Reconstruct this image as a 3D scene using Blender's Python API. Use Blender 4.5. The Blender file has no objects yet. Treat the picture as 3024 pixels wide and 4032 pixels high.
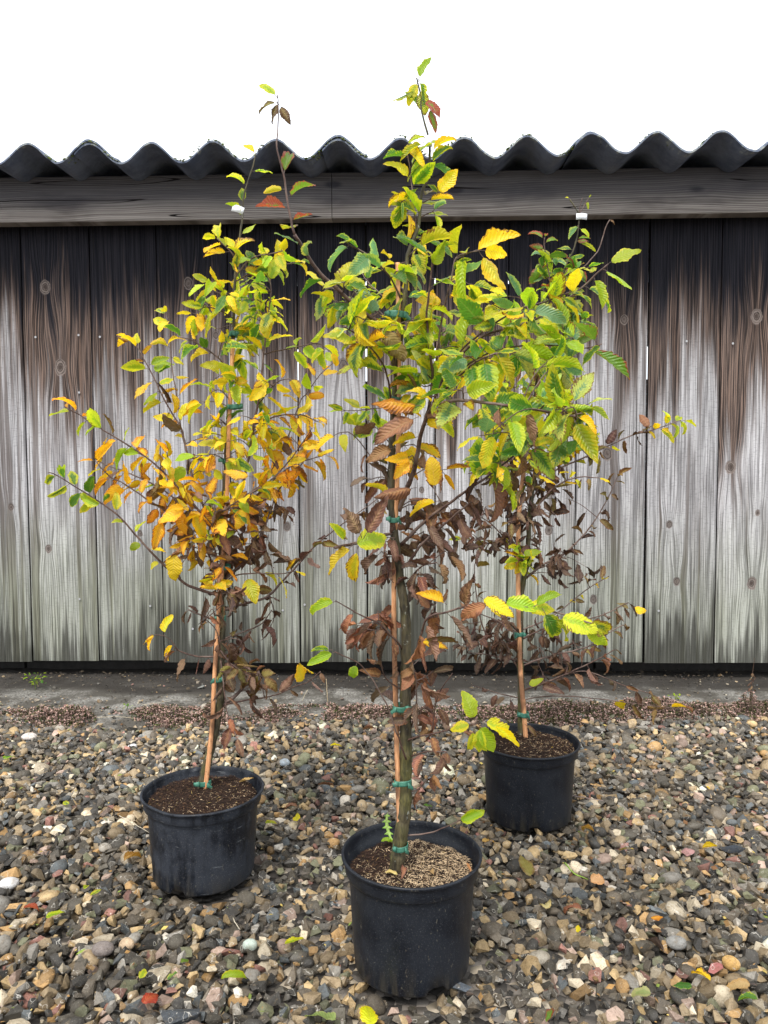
import bpy, bmesh, math, random
import numpy as np
from mathutils import Vector, Matrix, Euler, noise as mnoise

random.seed(7)
rng = np.random.default_rng(11)
R = math.radians

# ------------------------------------------------------------------ camera
scene = bpy.context.scene
FOC, CX, CY = 3033.0, 1512.0, 2016.0          # focal length and centre of the 3024x4032 photograph, in its pixels
CAMH = 0.80
cam_data = bpy.data.cameras.new('camera')
cam = bpy.data.objects.new('camera', cam_data)
scene.collection.objects.link(cam)
cam_data.sensor_fit = 'VERTICAL'
cam_data.sensor_width = 27.0
cam_data.sensor_height = 36.0
cam_data.lens = 36.0 * FOC / 4032.0
cam_data.clip_start = 0.02
cam_data.clip_end = 500
MC = Matrix.Translation((0, 0, CAMH)) @ Matrix.Rotation(R(90 - 3.3), 4, 'X') @ Matrix.Rotation(R(-0.2), 4, 'Z')
cam.matrix_world = MC
scene.camera = cam

# ------------------------------------------------------------------ daylight: bright overcast
SUN_EL, SUN_AZ = 56.0, 200.0                  # behind the camera and a little to the left
world = bpy.data.worlds.new('World')
scene.world = world
world.use_nodes = True
wn = world.node_tree
wn.nodes.clear()
wo = wn.nodes.new('ShaderNodeOutputWorld')
wb = wn.nodes.new('ShaderNodeBackground')
wb.inputs['Strength'].default_value = 0.105
sky = wn.nodes.new('ShaderNodeTexSky')
sky.sky_type = 'NISHITA'
sky.sun_disc = False
sky.sun_elevation = R(SUN_EL)
sky.sun_rotation = R(SUN_AZ)
sky.air_density = 1.0
sky.dust_density = 4.0
sky.ozone_density = 1.0
cl = wn.nodes.new('ShaderNodeMix')
cl.data_type = 'RGBA'
cl.inputs['Factor'].default_value = 0.86
cl.inputs['B'].default_value = (10.4, 10.9, 11.5, 1)  # the even white cloud cover in front of the blue
wn.links.new(sky.outputs['Color'], cl.inputs['A'])
wn.links.new(cl.outputs['Result'], wb.inputs['Color'])
wn.links.new(wb.outputs['Background'], wo.inputs['Surface'])
sun_d = bpy.data.lights.new('sun', 'SUN')
sun_d.energy = 1.9
sun_d.angle = R(12)
sun_d.color = (1.0, 0.95, 0.88)
sun = bpy.data.objects.new('sun', sun_d)
scene.collection.objects.link(sun)
az = R(SUN_AZ)
sdir = Vector((math.sin(az) * math.cos(R(SUN_EL)), math.cos(az) * math.cos(R(SUN_EL)), math.sin(R(SUN_EL))))
sun.rotation_euler = sdir.to_track_quat('Z', 'Y').to_euler()
scene.view_settings.view_transform = 'Standard'
scene.view_settings.look = 'None'
scene.view_settings.exposure = 0.84
scene.view_settings.gamma = 1.0
scene.render.engine = 'CYCLES'
try:
    scene.cycles.max_bounces = 6
    scene.cycles.diffuse_bounces = 3
    scene.cycles.glossy_bounces = 2
    scene.cycles.transmission_bounces = 4
    scene.cycles.transparent_max_bounces = 6
except Exception:
    pass

# ------------------------------------------------------------------ helpers
COL = scene.collection
M3 = MC.to_3x3()
CO = MC.translation

def ray(px, py):
    return (M3 @ Vector(((px - CX) / FOC, -(py - CY) / FOC, -1.0)))

def at(px, py, Y):
    """the point at distance Y in front of the camera that the photograph shows at (px, py)"""
    d = ray(px, py)
    return CO + d * ((Y - CO.y) / d.y)

def on_ground(px, py, z=0.0):
    d = ray(px, py)
    return CO + d * ((z - CO.z) / d.z)

def tag(o, label=None, cat=None, group=None, kind=None):
    if label: o['label'] = label
    if cat: o['category'] = cat
    if group: o['group'] = group
    if kind: o['kind'] = kind
    return o

def empty(name, loc, rz=0.0):
    o = bpy.data.objects.new(name, None)
    o.empty_display_size = 0.05
    COL.objects.link(o)
    o.location = loc
    o.rotation_euler = (0, 0, rz)
    return o

def mesh_obj(name, verts, faces, mat=None, parent=None, smooth=False, attrs=None, mat2=None, n2=0):
    """verts Nx3, faces: Fx3 / Fx4 array or list of lists; given in world space, or in the parent's space"""
    me = bpy.data.meshes.new(name)
    verts = np.asarray(verts, dtype=np.float32)
    if isinstance(faces, np.ndarray):
        k = faces.shape[1]
        me.vertices.add(len(verts)); me.vertices.foreach_set('co', verts.ravel())
        me.loops.add(faces.size); me.loops.foreach_set('vertex_index', faces.astype(np.int32).ravel())
        me.polygons.add(len(faces))
        me.polygons.foreach_set('loop_start', np.arange(0, faces.size, k, dtype=np.int32))
        me.update(calc_edges=True)
    else:
        me.from_pydata([tuple(map(float, v)) for v in verts], [], faces)
        me.update()
    if smooth is True:
        me.polygons.foreach_set('use_smooth', np.ones(len(me.polygons), dtype=bool))
    elif smooth is not False:
        me.polygons.foreach_set('use_smooth', np.asarray(smooth, dtype=bool))
    for an, arr in (attrs or {}).items():
        arr = np.asarray(arr, dtype=np.float32)
        if arr.ndim == 1:
            a = me.attributes.new(an, 'FLOAT', 'POINT'); a.data.foreach_set('value', arr)
        else:
            if arr.shape[1] == 3:
                arr = np.concatenate([arr, np.ones((len(arr), 1), np.float32)], 1)
            a = me.attributes.new(an, 'FLOAT_COLOR', 'POINT'); a.data.foreach_set('color', arr.ravel())
    o = bpy.data.objects.new(name, me)
    if mat: me.materials.append(mat)
    if mat2:
        me.materials.append(mat2); mi = np.zeros(len(me.polygons), np.int32); mi[len(mi) - n2:] = 1; me.polygons.foreach_set('material_index', mi)
    COL.objects.link(o)
    if parent: o.parent = parent
    return o

def local(parent, verts):
    """world points into the space of a parent whose matrix is loc + rotz (chain of empties)"""
    m = Matrix.Translation(parent.location) @ parent.rotation_euler.to_matrix().to_4x4()
    mi = np.array(m.inverted())
    v = np.asarray(verts, dtype=np.float64)
    return v @ mi[:3, :3].T + mi[:3, 3]

class MB:
    def __init__(self): self.v = []; self.f = []; self.a = []
    def add(self, verts, faces, col=None):
        b = len(self.v); self.v.extend([tuple(x) for x in verts])
        self.f.extend([[i + b for i in f] for f in faces])
        self.a.extend([col or (1, 1, 1)] * len(verts))
    def box(self, x0, x1, y0, y1, z0, z1, col=None):
        v = [(x0, y0, z0), (x1, y0, z0), (x1, y1, z0), (x0, y1, z0), (x0, y0, z1), (x1, y0, z1), (x1, y1, z1), (x0, y1, z1)]
        f = [[0, 3, 2, 1], [4, 5, 6, 7], [0, 1, 5, 4], [1, 2, 6, 5], [2, 3, 7, 6], [3, 0, 4, 7]]
        self.add(v, f, col)
    def build(self, name, mat, parent=None, smooth=False, col=False):
        return mesh_obj(name, np.array(self.v), self.f, mat, parent, smooth, {'col': np.array(self.a)} if col else None)

def catmull(P, step):
    P = [np.array(p, float) for p in P]
    if len(P) == 2: P = [P[0], (P[0] + P[1]) / 2, P[1]]
    Q = [2 * P[0] - P[1]] + P + [2 * P[-1] - P[-2]]
    out = []; tt = []
    for i in range(1, len(Q) - 2):
        L = np.linalg.norm(Q[i + 1] - Q[i]); n = max(2, int(L / step))
        for k in range(n):
            t = k / n
            out.append(0.5 * ((2 * Q[i]) + (-Q[i - 1] + Q[i + 1]) * t + (2 * Q[i - 1] - 5 * Q[i] + 4 * Q[i + 1] - Q[i + 2]) * t * t + (-Q[i - 1] + 3 * Q[i] - 3 * Q[i + 1] + Q[i + 2]) * t ** 3))
    out.append(P[-1])
    return np.array(out)

def tube(pts, rad, k=7, cap=True):
    """pts Nx3, rad N -> verts, quad faces (list)"""
    n = len(pts)
    T = np.gradient(pts, axis=0); T /= (np.linalg.norm(T, axis=1)[:, None] + 1e-9)
    a = np.array([0, 0, 1.0]) if abs(T[0][2]) < .8 else np.array([1.0, 0, 0])
    V = []
    u = np.cross(T[0], a); u /= np.linalg.norm(u)
    for i in range(n):
        u = u - T[i] * np.dot(u, T[i]); u /= (np.linalg.norm(u) + 1e-9)
        w = np.cross(T[i], u)
        for j in range(k):
            th = 2 * math.pi * j / k
            V.append(pts[i] + rad[i] * (math.cos(th) * u + math.sin(th) * w))
    F = []
    for i in range(n - 1):
        for j in range(k):
            F.append([i * k + j, i * k + (j + 1) % k, (i + 1) * k + (j + 1) % k, (i + 1) * k + j])
    if cap:
        F.append([j for j in range(k)][::-1]); F.append([(n - 1) * k + j for j in range(k)])
    return V, F

# ------------------------------------------------------------------ node helpers
class NT:
    def __init__(self, name):
        self.m = bpy.data.materials.new(name); self.m.use_nodes = True
        self.t = self.m.node_tree; self.t.nodes.clear()
        self.out = self.t.nodes.new('ShaderNodeOutputMaterial')
    def n(self, typ, **kw):
        x = self.t.nodes.new(typ)
        for k, v in kw.items():
            if k in x.inputs.keys(): x.inputs[k].default_value = v
            else: setattr(x, k, v)
        return x
    def l(self, a, b): self.t.links.new(a, b)
    def _in(self, sock, v):
        if hasattr(v, 'is_output') or hasattr(v, 'links'): self.l(v, sock)
        else: sock.default_value = v
    def math(self, op, a, b=None, c=None, clamp=False):
        x = self.t.nodes.new('ShaderNodeMath'); x.operation = op; x.use_clamp = clamp
        self._in(x.inputs[0], a)
        if b is not None: self._in(x.inputs[1], b)
        if c is not None: self._in(x.inputs[2], c)
        return x.outputs[0]
    def mix(self, f, a, b, blend='MIX'):
        x = self.t.nodes.new('ShaderNodeMix'); x.data_type = 'RGBA'; x.blend_type = blend
        self._in(x.inputs['Factor'], f)
        for s, v in (('A', a), ('B', b)):
            sk = [i for i in x.inputs if i.name == s and i.type == 'RGBA'][0]
            if isinstance(v, tuple) and len(v) == 3: v = v + (1,)
            self._in(sk, v)
        return [o for o in x.outputs if o.type == 'RGBA'][0]
    def step(self, v, a, b, lo=0.0, hi=1.0):
        x = self.t.nodes.new('ShaderNodeMapRange'); x.interpolation_type = 'SMOOTHSTEP'
        self._in(x.inputs[0], v)
        x.inputs[1].default_value = a; x.inputs[2].default_value = b
        x.inputs[3].default_value = lo; x.inputs[4].default_value = hi
        return x.outputs[0]
    def attr(self, name, what='Fac'):
        x = self.t.nodes.new('ShaderNodeAttribute'); x.attribute_name = name
        return x.outputs[what]
    def obj(self):
        return self.t.nodes.new('ShaderNodeTexCoord').outputs['Object']
    def scale(self, vec, s):
        x = self.t.nodes.new('ShaderNodeVectorMath'); x.operation = 'MULTIPLY'
        self._in(x.inputs[0], vec); x.inputs[1].default_value = s
        return x.outputs[0]
    def comb(self, a, b, c):
        x = self.t.nodes.new('ShaderNodeCombineXYZ')
        for i, v in enumerate((a, b, c)): self._in(x.inputs[i], v)
        return x.outputs[0]
    def sep(self, v):
        x = self.t.nodes.new('ShaderNodeSeparateXYZ'); self.l(v, x.inputs[0]); return x.outputs
    def noise(self, vec, scale, detail=3, rough=.55, dist=0.0, out='Fac'):
        x = self.t.nodes.new('ShaderNodeTexNoise')
        x.inputs['Scale'].default_value = scale; x.inputs['Detail'].default_value = detail
        x.inputs['Roughness'].default_value = rough; x.inputs['Distortion'].default_value = dist
        if vec is not None: self.l(vec, x.inputs['Vector'])
        return x.outputs[out]
    def bsdf(self, color, rough=.6, spec=.4, bump=None, bstr=.3, bdist=.01, **kw):
        p = self.t.nodes.new('ShaderNodeBsdfPrincipled')
        if isinstance(color, tuple) and len(color) == 3: color = color + (1,)
        self._in(p.inputs['Base Color'], color); self._in(p.inputs['Roughness'], rough)
        self._in(p.inputs['Specular IOR Level'], spec)
        for k, v in kw.items(): self._in(p.inputs[k.replace('_', ' ')], v)
        if bump is not None:
            b = self.t.nodes.new('ShaderNodeBump'); b.inputs['Strength'].default_value = bstr
            b.inputs['Distance'].default_value = bdist
            self.l(bump, b.inputs['Height']); self.l(b.outputs[0], p.inputs['Normal'])
        return p
    def done(self, sh):
        self.l(sh.outputs[0], self.out.inputs['Surface']); return self.m

# ------------------------------------------------------------------ materials
def mat_boards():
    t = NT('weathered_boards')
    o = t.obj(); x, y, z = t.sep(o)
    phi = t.attr('phi'); kn = t.attr('knot'); br = t.attr('brd')
    gv = t.comb(t.math('MULTIPLY', phi, 270.0), t.math('MULTIPLY', z, 3.2), t.math('MULTIPLY', br, 37.0))
    g1 = t.noise(gv, 1.0, 3, .6)
    gv2 = t.comb(t.math('MULTIPLY', phi, 820.0), t.math('MULTIPLY', z, 6.0), t.math('MULTIPLY', br, 11.0))
    g2 = t.noise(gv2, 1.0, 2, .5)
    rings = t.math('SINE', t.math('ADD', t.math('MULTIPLY', phi, 640.0), t.math('MULTIPLY', t.noise(gv, .23, 2, .5), 42.0)))
    saw = t.noise(t.comb(t.math('MULTIPLY', x, 60.0), t.math('MULTIPLY', z, 260.0), br), 1.0, 2, .6)   # rough saw marks
    blot = t.noise(t.comb(t.math('MULTIPLY', x, 9.0), t.math('MULTIPLY', z, 1.6), t.math('MULTIPLY', br, 5.0)), 1.0, 4, .6)
    # bleached grey wood
    early = t.mix(t.step(g1, .40, .60), (.165, .158, .160), (.54, .528, .54))
    grey = t.mix(t.step(g2, .42, .66, 0, .60), early, (.62, .615, .63))
    grey = t.mix(t.step(g2, .46, .30, 0, .55), grey, (.09, .085, .085))
    grey = t.mix(t.step(blot, .42, .66, 0, .65), grey, t.mix(t.step(g1, .4, .6), (.085, .078, .080), (.27, .25, .245)))
    lng = t.noise(t.comb(t.math('MULTIPLY', phi, 34.0), t.math('MULTIPLY', z, .55), t.math('MULTIPLY', br, 91.0)), 1.0, 3, .6)
    grey = t.mix(t.step(lng, .53, .63, 0, .72), grey, (.095, .072, .062))
    grey = t.mix(t.step(saw, .52, .68, 0, .32), grey, (.13, .125, .125))
    grey = t.mix(t.step(rings, .4, 1.0, 0, .10), grey, (.13, .12, .115))
    # the unbleached brown wood under the roof, with a ragged lower edge that follows the grain
    jag = t.noise(t.comb(t.math('MULTIPLY', phi, 55.0), t.math('MULTIPLY', z, 1.0), t.math('MULTIPLY', br, 19.0)), 1.0, 4, .7)
    wide = t.noise(t.comb(t.math('MULTIPLY', phi, 13.0), t.math('MULTIPLY', z, .8), t.math('MULTIPLY', br, 53.0)), 1.0, 2, .5)
    zz = t.math('ADD', z, t.math('MULTIPLY', t.math('SUBTRACT', jag, .5), .8))
    zz = t.math('ADD', zz, t.math('MULTIPLY', t.math('SUBTRACT', wide, .5), 1.1))
    zz = t.math('ADD', zz, t.math('MULTIPLY', t.math('SUBTRACT', br, .5), .36))
    brown = t.mix(t.step(t.math('ADD', g1, t.math('MULTIPLY', t.math('SUBTRACT', g2, .5), .6)), .42, .62), (.017, .011, .009), (.19, .125, .095))
    brown = t.mix(t.step(rings, .3, 1.0, 0, .5), brown, (.020, .012, .010))
    c = t.mix(t.step(zz, .90, 1.16, 0, .35), grey, (.13, .098, .085))
    c = t.mix(t.step(zz, 1.00, 1.24, 0, .92), c, brown)
    dark = t.mix(t.step(g1, .4, .6), (.006, .0065, .0100), (.017, .017, .023))  # eave shade and navy lens flare painted over the top of the boards
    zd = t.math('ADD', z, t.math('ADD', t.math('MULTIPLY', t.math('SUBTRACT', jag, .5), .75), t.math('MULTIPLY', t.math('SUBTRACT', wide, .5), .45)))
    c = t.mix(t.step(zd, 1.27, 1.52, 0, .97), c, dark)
    # algae towards the splash zone and black damp at the foot of the boards
    gb = t.noise(t.comb(t.math('MULTIPLY', x, 3.0), t.math('MULTIPLY', z, 2.0), 3.3), 1.0, 3, .6)
    gz = t.math('SUBTRACT', 1.0, t.step(t.math('ADD', z, t.math('MULTIPLY', t.math('SUBTRACT', gb, .5), .5)), .30, .74))
    c = t.mix(t.math('MULTIPLY', gz, .52), c, t.mix(t.step(g1, .35, .65), (.085, .098, .055), (.27, .30, .20)))
    bz = t.math('ADD', z, t.math('MULTIPLY', t.math('SUBTRACT', jag, .5), .85))
    bz = t.math('ADD', bz, t.math('MULTIPLY', t.math('SUBTRACT', gb, .5), .5))
    bz = t.math('ADD', bz, t.math('ADD', t.math('MULTIPLY', t.math('SUBTRACT', wide, .5), .5), t.math('MULTIPLY', t.math('SUBTRACT', t.math('FRACT', t.math('MULTIPLY', br, 7.0)), .55), .22)))
    bs = t.math('SUBTRACT', 1.0, t.step(bz, .10, .28))
    c = t.mix(t.math('MULTIPLY', bs, .82), c, (.030, .029, .024))
    # knots
    kn = t.math('ADD', kn, t.math('MULTIPLY', t.math('SUBTRACT', t.noise(o, 55.0, 3, .6), .5), .38))
    kring = t.noise(t.comb(t.math('MULTIPLY', kn, 9.0), br, 0.0), 1.0, 2, .5)
    kc = t.mix(t.step(kring, .35, .65), (.040, .030, .026), (.22, .18, .16))
    c = t.mix(t.step(kn, .46, .62, 0, .9), c, kc)
    c = t.mix(t.step(kn, .84, .98, 0, .7), c, (.07, .052, .045))
    # cracks
    ck = t.noise(t.comb(t.math('MULTIPLY', phi, 90.0), t.math('MULTIPLY', z, .9), t.math('MULTIPLY', br, 71.0)), 1.0, 1, .5)
    ckm = t.math('MULTIPLY', t.step(ck, .715, .73), t.math('SUBTRACT', 1.0, t.step(ck, .75, .77)))
    c = t.mix(t.math('MULTIPLY', ckm, .55), c, (.02, .018, .017))
    tint = t.math('ADD', .82, t.math('MULTIPLY', br, .34))
    c = t.mix(1.0, c, t.comb(tint, tint, tint), 'MULTIPLY')
    h = t.math('ADD', t.math('MULTIPLY', g1, .8), t.math('MULTIPLY', g2, .25))
    h = t.math('ADD', h, t.math('MULTIPLY', rings, -.10)); h = t.math('ADD', h, t.math('MULTIPLY', saw, .14))
    h = t.math('SUBTRACT', h, t.math('MULTIPLY', t.step(kn, .5, .62), .4))
    h = t.math('SUBTRACT', h, t.math('MULTIPLY', ckm, 1.0))
    return t.done(t.bsdf(c, .85, .15, h, .75, .004))

def mat_beam(dark=False):
    t = NT('beam_timber')
    o = t.obj(); x, y, z = t.sep(o)
    w = t.noise(t.comb(t.math('MULTIPLY', x, 1.4), 0.0, t.math('MULTIPLY', z, 5.0)), 1.0, 2, .5)
    zz = t.math('ADD', z, t.math('MULTIPLY', w, .06))
    g = t.noise(t.comb(t.math('MULTIPLY', x, 1.6), y, t.math('MULTIPLY', zz, 340.0)), 1.0, 3, .6)
    rings = t.math('SINE', t.math('MULTIPLY', zz, 900.0))
    bl = t.noise(t.scale(o, (3.0, 1.0, 9.0)), 1.0, 3, .6)
    c = t.mix(t.step(g, .38, .62), (.19, .168, .152), (.38, .345, .315))
    c = t.mix(t.step(rings, 0, 1, 0, .4), c, (.08, .058, .045))
    c = t.mix(t.step(bl, .5, .75, 0, .6), c, (.07, .055, .05))
    v = t.n('ShaderNodeTexVoronoi', Scale=1.0); v.feature = 'F1'
    t.l(t.comb(t.math('MULTIPLY', x, 3.4), 0.0, t.math('MULTIPLY', z, 9.0)), v.inputs['Vector'])
    kd = v.outputs['Distance']
    c = t.mix(t.step(kd, .05, .15, .85, 0), c, (.025, .017, .014))
    # weathered top band of the beam, kept from bleaching; eave shade and bluish glare painted in
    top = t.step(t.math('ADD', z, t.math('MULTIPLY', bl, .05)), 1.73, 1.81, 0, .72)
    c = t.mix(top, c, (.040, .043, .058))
    ck = t.noise(t.comb(t.math('MULTIPLY', x, .8), 0.0, t.math('MULTIPLY', zz, 26.0)), 1.0, 1, .5)
    ckm = t.math('MULTIPLY', t.step(ck, .60, .608), t.math('SUBTRACT', 1.0, t.step(ck, .615, .622)))
    c = t.mix(ckm, c, (.012, .010, .010))
    h = t.math('SUBTRACT', t.math('ADD', g, t.math('MULTIPLY', rings, -.15)), ckm)
    return t.done(t.bsdf(c, .85, .12, h, .5, .003))

def mat_roof():
    t = NT('fibre_cement')
    o = t.obj(); x, y, z = t.sep(o)
    a = t.noise(o, 9.0, 5, .65); b = t.noise(o, 60.0, 4, .6); s = t.noise(t.scale(o, (1.0, .25, 1.0)), 5.0, 3, .6)
    c = t.mix(t.step(a, .3, .7), (.095, .115, .165), (.19, .215, .275))  # blue of the lens glare mixed into the grey sheet colour
    c = t.mix(t.step(s, .55, .70, 0, .5), c, (.20, .205, .20))
    lich = t.step(t.noise(o, 26.0, 5, .7), .60, .68)
    nrm = t.n('ShaderNodeNewGeometry'); nz = t.sep(nrm.outputs['Normal'])[2]
    up = t.step(nz, -.1, .3)
    c = t.mix(t.math('MULTIPLY', lich, up), c, (.24, .27, .17))
    c = t.mix(t.math('MULTIPLY', t.step(a, .5, .62), up), c, (.06, .075, .03))
    edge = t.math('MULTIPLY', t.step(y, -.245, -.272), t.step(t.noise(t.scale(o, (1, .4, 1)), 34.0, 5, .7), .52, .62))
    c = t.mix(t.math('MULTIPLY', edge, .75), c, (.36, .38, .34))
    return t.done(t.bsdf(c, .9, .15, b, .5, .004))

def mat_moss():
    t = NT('moss'); o = t.obj()
    c = t.mix(t.step(t.noise(o, 60.0, 4, .6), .35, .65), (.035, .05, .012), (.20, .24, .08))
    c = t.mix(t.step(t.noise(o, 18.0, 3, .6), .5, .62), c, (.30, .32, .24))
    return t.done(t.bsdf(c, .95, .05, t.noise(o, 250.0, 3, .6), .8, .004))

def mat_plain(name, col, rough=.7, spec=.3, var=.25, sc=40.0, bump=.2):
    t = NT(name); o = t.obj()
    n = t.noise(o, sc, 4, .6)
    d = tuple(v * (1 - var) for v in col); e = tuple(min(1, v * (1 + var)) for v in col)
    c = t.mix(t.step(n, .3, .7), d, e)
    return t.done(t.bsdf(c, rough, spec, n, bump, .003))

def mat_attr(name, rough=.8, spec=.25, sc=900.0, bstr=.35, bdist=.001, gloss_noise=False):
    t = NT(name); o = t.obj()
    n = t.noise(o, sc, 3, .6)
    c = t.mix(t.step(n, .3, .7, 0, .35), t.attr('col', 'Color'), (.02, .017, .015))
    r = rough
    if gloss_noise: r = t.step(t.noise(o, 11.0, 2, .5), .4, .6, .38, .85)
    return t.done(t.bsdf(c, r, spec, n, bstr, bdist))

def mat_gravel():
    t = NT('gravel_stone'); o = t.obj()
    col = t.attr('col', 'Color'); rs = t.attr('rnd')
    ov = t.n('ShaderNodeVectorMath'); ov.operation = 'ADD'
    t.l(o, ov.inputs[0]); t.l(t.comb(t.math('MULTIPLY', rs, 9.0), t.math('MULTIPLY', rs, 5.0), rs), ov.inputs[1])
    n1 = t.noise(ov.outputs[0], 95.0, 4, .62); n2 = t.noise(ov.outputs[0], 420.0, 4, .65)
    c = t.mix(t.step(n1, .40, .70, 0, .55), col, t.mix(1.0, col, (.40, .36, .32), 'MULTIPLY'))
    c = t.mix(t.step(n1, .55, .75, 0, .30), c, (.33, .25, .15))
    c = t.mix(t.step(n2, .58, .75, 0, .34), c, (.66, .60, .50))
    c = t.mix(t.step(n2, .46, .30, 0, .55), c, (.022, .019, .014))
    # thin mineral veins
    n3 = t.noise(ov.outputs[0], 42.0, 2, .5)
    vein = t.math('MULTIPLY', t.step(n3, .628, .634), t.math('SUBTRACT', 1.0, t.step(n3, .642, .648)))
    c = t.mix(t.math('MULTIPLY', vein, .6), c, (.55, .52, .46))
    rough = t.step(t.math('ADD', n1, t.math('MULTIPLY', rs, .5)), .45, .95, .38, .8)
    h = t.math('ADD', n2, t.math('MULTIPLY', n1, 1.3))
    return t.done(t.bsdf(c, rough, .38, h, .75, .0022))

def mat_leaf():
    t = NT('hornbeam_leaf')
    a = t.attr('cA', 'Color'); b = t.attr('cB', 'Color')
    uv = t.attr('luv', 'Vector'); u, v, rs = t.sep(uv)          # u along, v across (-1..1), rs random
    av = t.math('ABSOLUTE', v)
    nv = t.comb(t.math('MULTIPLY', u, 5.0), t.math('MULTIPLY', v, 2.0), t.math('MULTIPLY', rs, 40.0))
    n = t.noise(nv, 1.0, 4, .65)
    n2 = t.noise(nv, 4.0, 3, .6)
    vein = t.math('SINE', t.math('MULTIPLY', t.math('SUBTRACT', u, t.math('MULTIPLY', av, .20)), 68.0))
    mid = t.step(av, .02, .09, 1, 0)
    e = t.math('MAXIMUM', t.math('MULTIPLY', av, .95), t.math('MULTIPLY', t.math('POWER', u, 3.0), 1.0))
    e = t.math('ADD', e, t.math('MULTIPLY', t.math('SUBTRACT', n, .5), 1.5))
    e = t.math('ADD', e, t.math('MULTIPLY', t.math('SUBTRACT', t.math('FRACT', t.math('MULTIPLY', rs, 7.3)), .5), .9))
    e = t.math('SUBTRACT', e, t.math('MULTIPLY', vein, -.10))
    c = t.mix(t.step(e, .36, .70), a, b)
    c = t.mix(t.math('MULTIPLY', t.step(vein, .35, 1.0, 0, .30), 1.0), c, t.mix(1.0, c, (.70, .72, .6), 'MULTIPLY'))
    c = t.mix(t.math('MULTIPLY', mid, .35), c, t.mix(.5, c, (.5, .42, .16)))
    # scorched brown margin and specks
    br = t.attr('brn')
    sp = t.math('ADD', t.math('ADD', e, t.math('MULTIPLY', n2, .5)), t.math('SUBTRACT', br, 1.0))
    c = t.mix(t.step(sp, .62, .80, 0, .9), c, t.mix(t.step(n2, .4, .6), (.10, .032, .014), (.26, .10, .035)))
    c = t.mix(t.step(n2, .60, .68, 0, .55), c, (.13, .055, .018))
    dry = t.attr('dry')
    h = t.math('ADD', t.math('MULTIPLY', vein, .5), t.math('MULTIPLY', n2, .5))
    p = t.bsdf(c, t.math('ADD', .34, t.math('MULTIPLY', dry, .28)), .55, h, .55, .0012)
    tr = t.n('ShaderNodeBsdfTranslucent')
    tc = t.mix(1.0, c, (1.25, 1.2, .7), 'MULTIPLY'); t.l(tc, tr.inputs['Color'])
    ms = t.n('ShaderNodeMixShader')
    t.l(t.math('SUBTRACT', .50, t.math('MULTIPLY', dry, .36)), ms.inputs[0])
    t.l(p.outputs[0], ms.inputs[1]); t.l(tr.outputs[0], ms.inputs[2])
    return t.done(ms)

def mat_bark():
    t = NT('hornbeam_bark'); o = t.obj()
    n = t.noise(t.scale(o, (1, 1, .22)), 130.0, 4, .65); m = t.noise(o, 17.0, 3, .6); f = t.noise(t.scale(o, (1, 1, .12)), 300.0, 3, .6)
    c = t.mix(t.step(n, .35, .65), (.026, .022, .014), (.095, .078, .042))
    c = t.mix(t.step(m, .45, .62, 0, .7), c, t.mix(t.step(f, .4, .6), (.045, .046, .013), (.125, .112, .032)))
    c = t.mix(t.step(t.noise(o, 70.0, 3, .7), .66, .70, 0, .6), c, (.30, .31, .27))
    return t.done(t.bsdf(c, .62, .35, t.math('ADD', n, f), .6, .0025))

def mat_twig():
    t = NT('twig_bark'); o = t.obj(); x, y, z = t.sep(o)
    n = t.noise(o, 160.0, 3, .6)
    c = t.mix(t.step(n, .3, .7), (.045, .022, .018), (.12, .070, .052))
    c = t.mix(t.step(t.noise(o, 22.0, 2, .5), .5, .62, 0, .55), c, (.20, .145, .12))
    return t.done(t.bsdf(c, .5, .4, n, .3, .001))

def mat_cane():
    t = NT('bamboo'); o = t.obj()
    n = t.noise(t.scale(o, (1, 1, .05)), 500.0, 3, .6); m = t.noise(t.scale(o, (1, 1, .4)), 30.0, 3, .6)
    c = t.mix(t.step(n, .3, .7), (.50, .22, .095), (.78, .42, .21))
    c = t.mix(t.step(m, .44, .60, 0, .80), c, (.16, .080, .045))
    c = t.mix(t.step(t.noise(o, 110.0, 3, .7), .63, .70, 0, .7), c, (.07, .035, .02))
    return t.done(t.bsdf(c, .5, .35, n, .3, .001))

def mat_pot(dust):
    t = NT('black_plastic'); o = t.obj(); x, y, z = t.sep(o)
    n = t.noise(o, 14.0, 4, .6); s = t.noise(o, 420.0, 3, .7); k = t.noise(t.scale(o, (1, 1, .12)), 70.0, 3, .6)
    sp = t.noise(t.scale(o, (1, 1, .45)), 210.0, 2, .6)
    c = t.mix(t.step(n, .35, .65), (.0055, .0070, .0110), (.0110, .0135, .0190))
    film = t.step(t.math('ADD', n, t.math('MULTIPLY', k, .6)), .66, .92, 0, .50 if dust else .22)
    c = t.mix(film, c, (.036, .042, .055) if dust else (.018, .021, .027))
    c = t.mix(t.step(s, .55, .75, 0, .35 if dust else .16), c, (.15, .15, .155))
    c = t.mix(t.step(sp, .675, .71, 0, .32), c, (.16, .145, .11))
    c = t.mix(t.step(t.noise(o, 620.0, 2, .6), .62, .72, 0, .30), c, (.20, .21, .22))
    if dust:
        sc = t.noise(t.comb(t.math('MULTIPLY', x, 30.0), t.math('MULTIPLY', y, 30.0), t.math('MULTIPLY', z, 210.0)), 1.0, 3, .6)
        c = t.mix(t.step(sc, .66, .72, 0, .5), c, (.17, .18, .19))
    # dried splash dirt along the foot
    low = t.step(t.math('ADD', z, t.math('MULTIPLY', n, .10)), .11, .03, 0, .45)
    c = t.mix(t.math('MULTIPLY', low, t.step(k, .45, .65)), c, (.07, .060, .042))
    r = t.math('ADD', .36, t.math('MULTIPLY', film, .5))
    return t.done(t.bsdf(c, r, .28, t.math('ADD', s, k), .2, .001))

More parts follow.
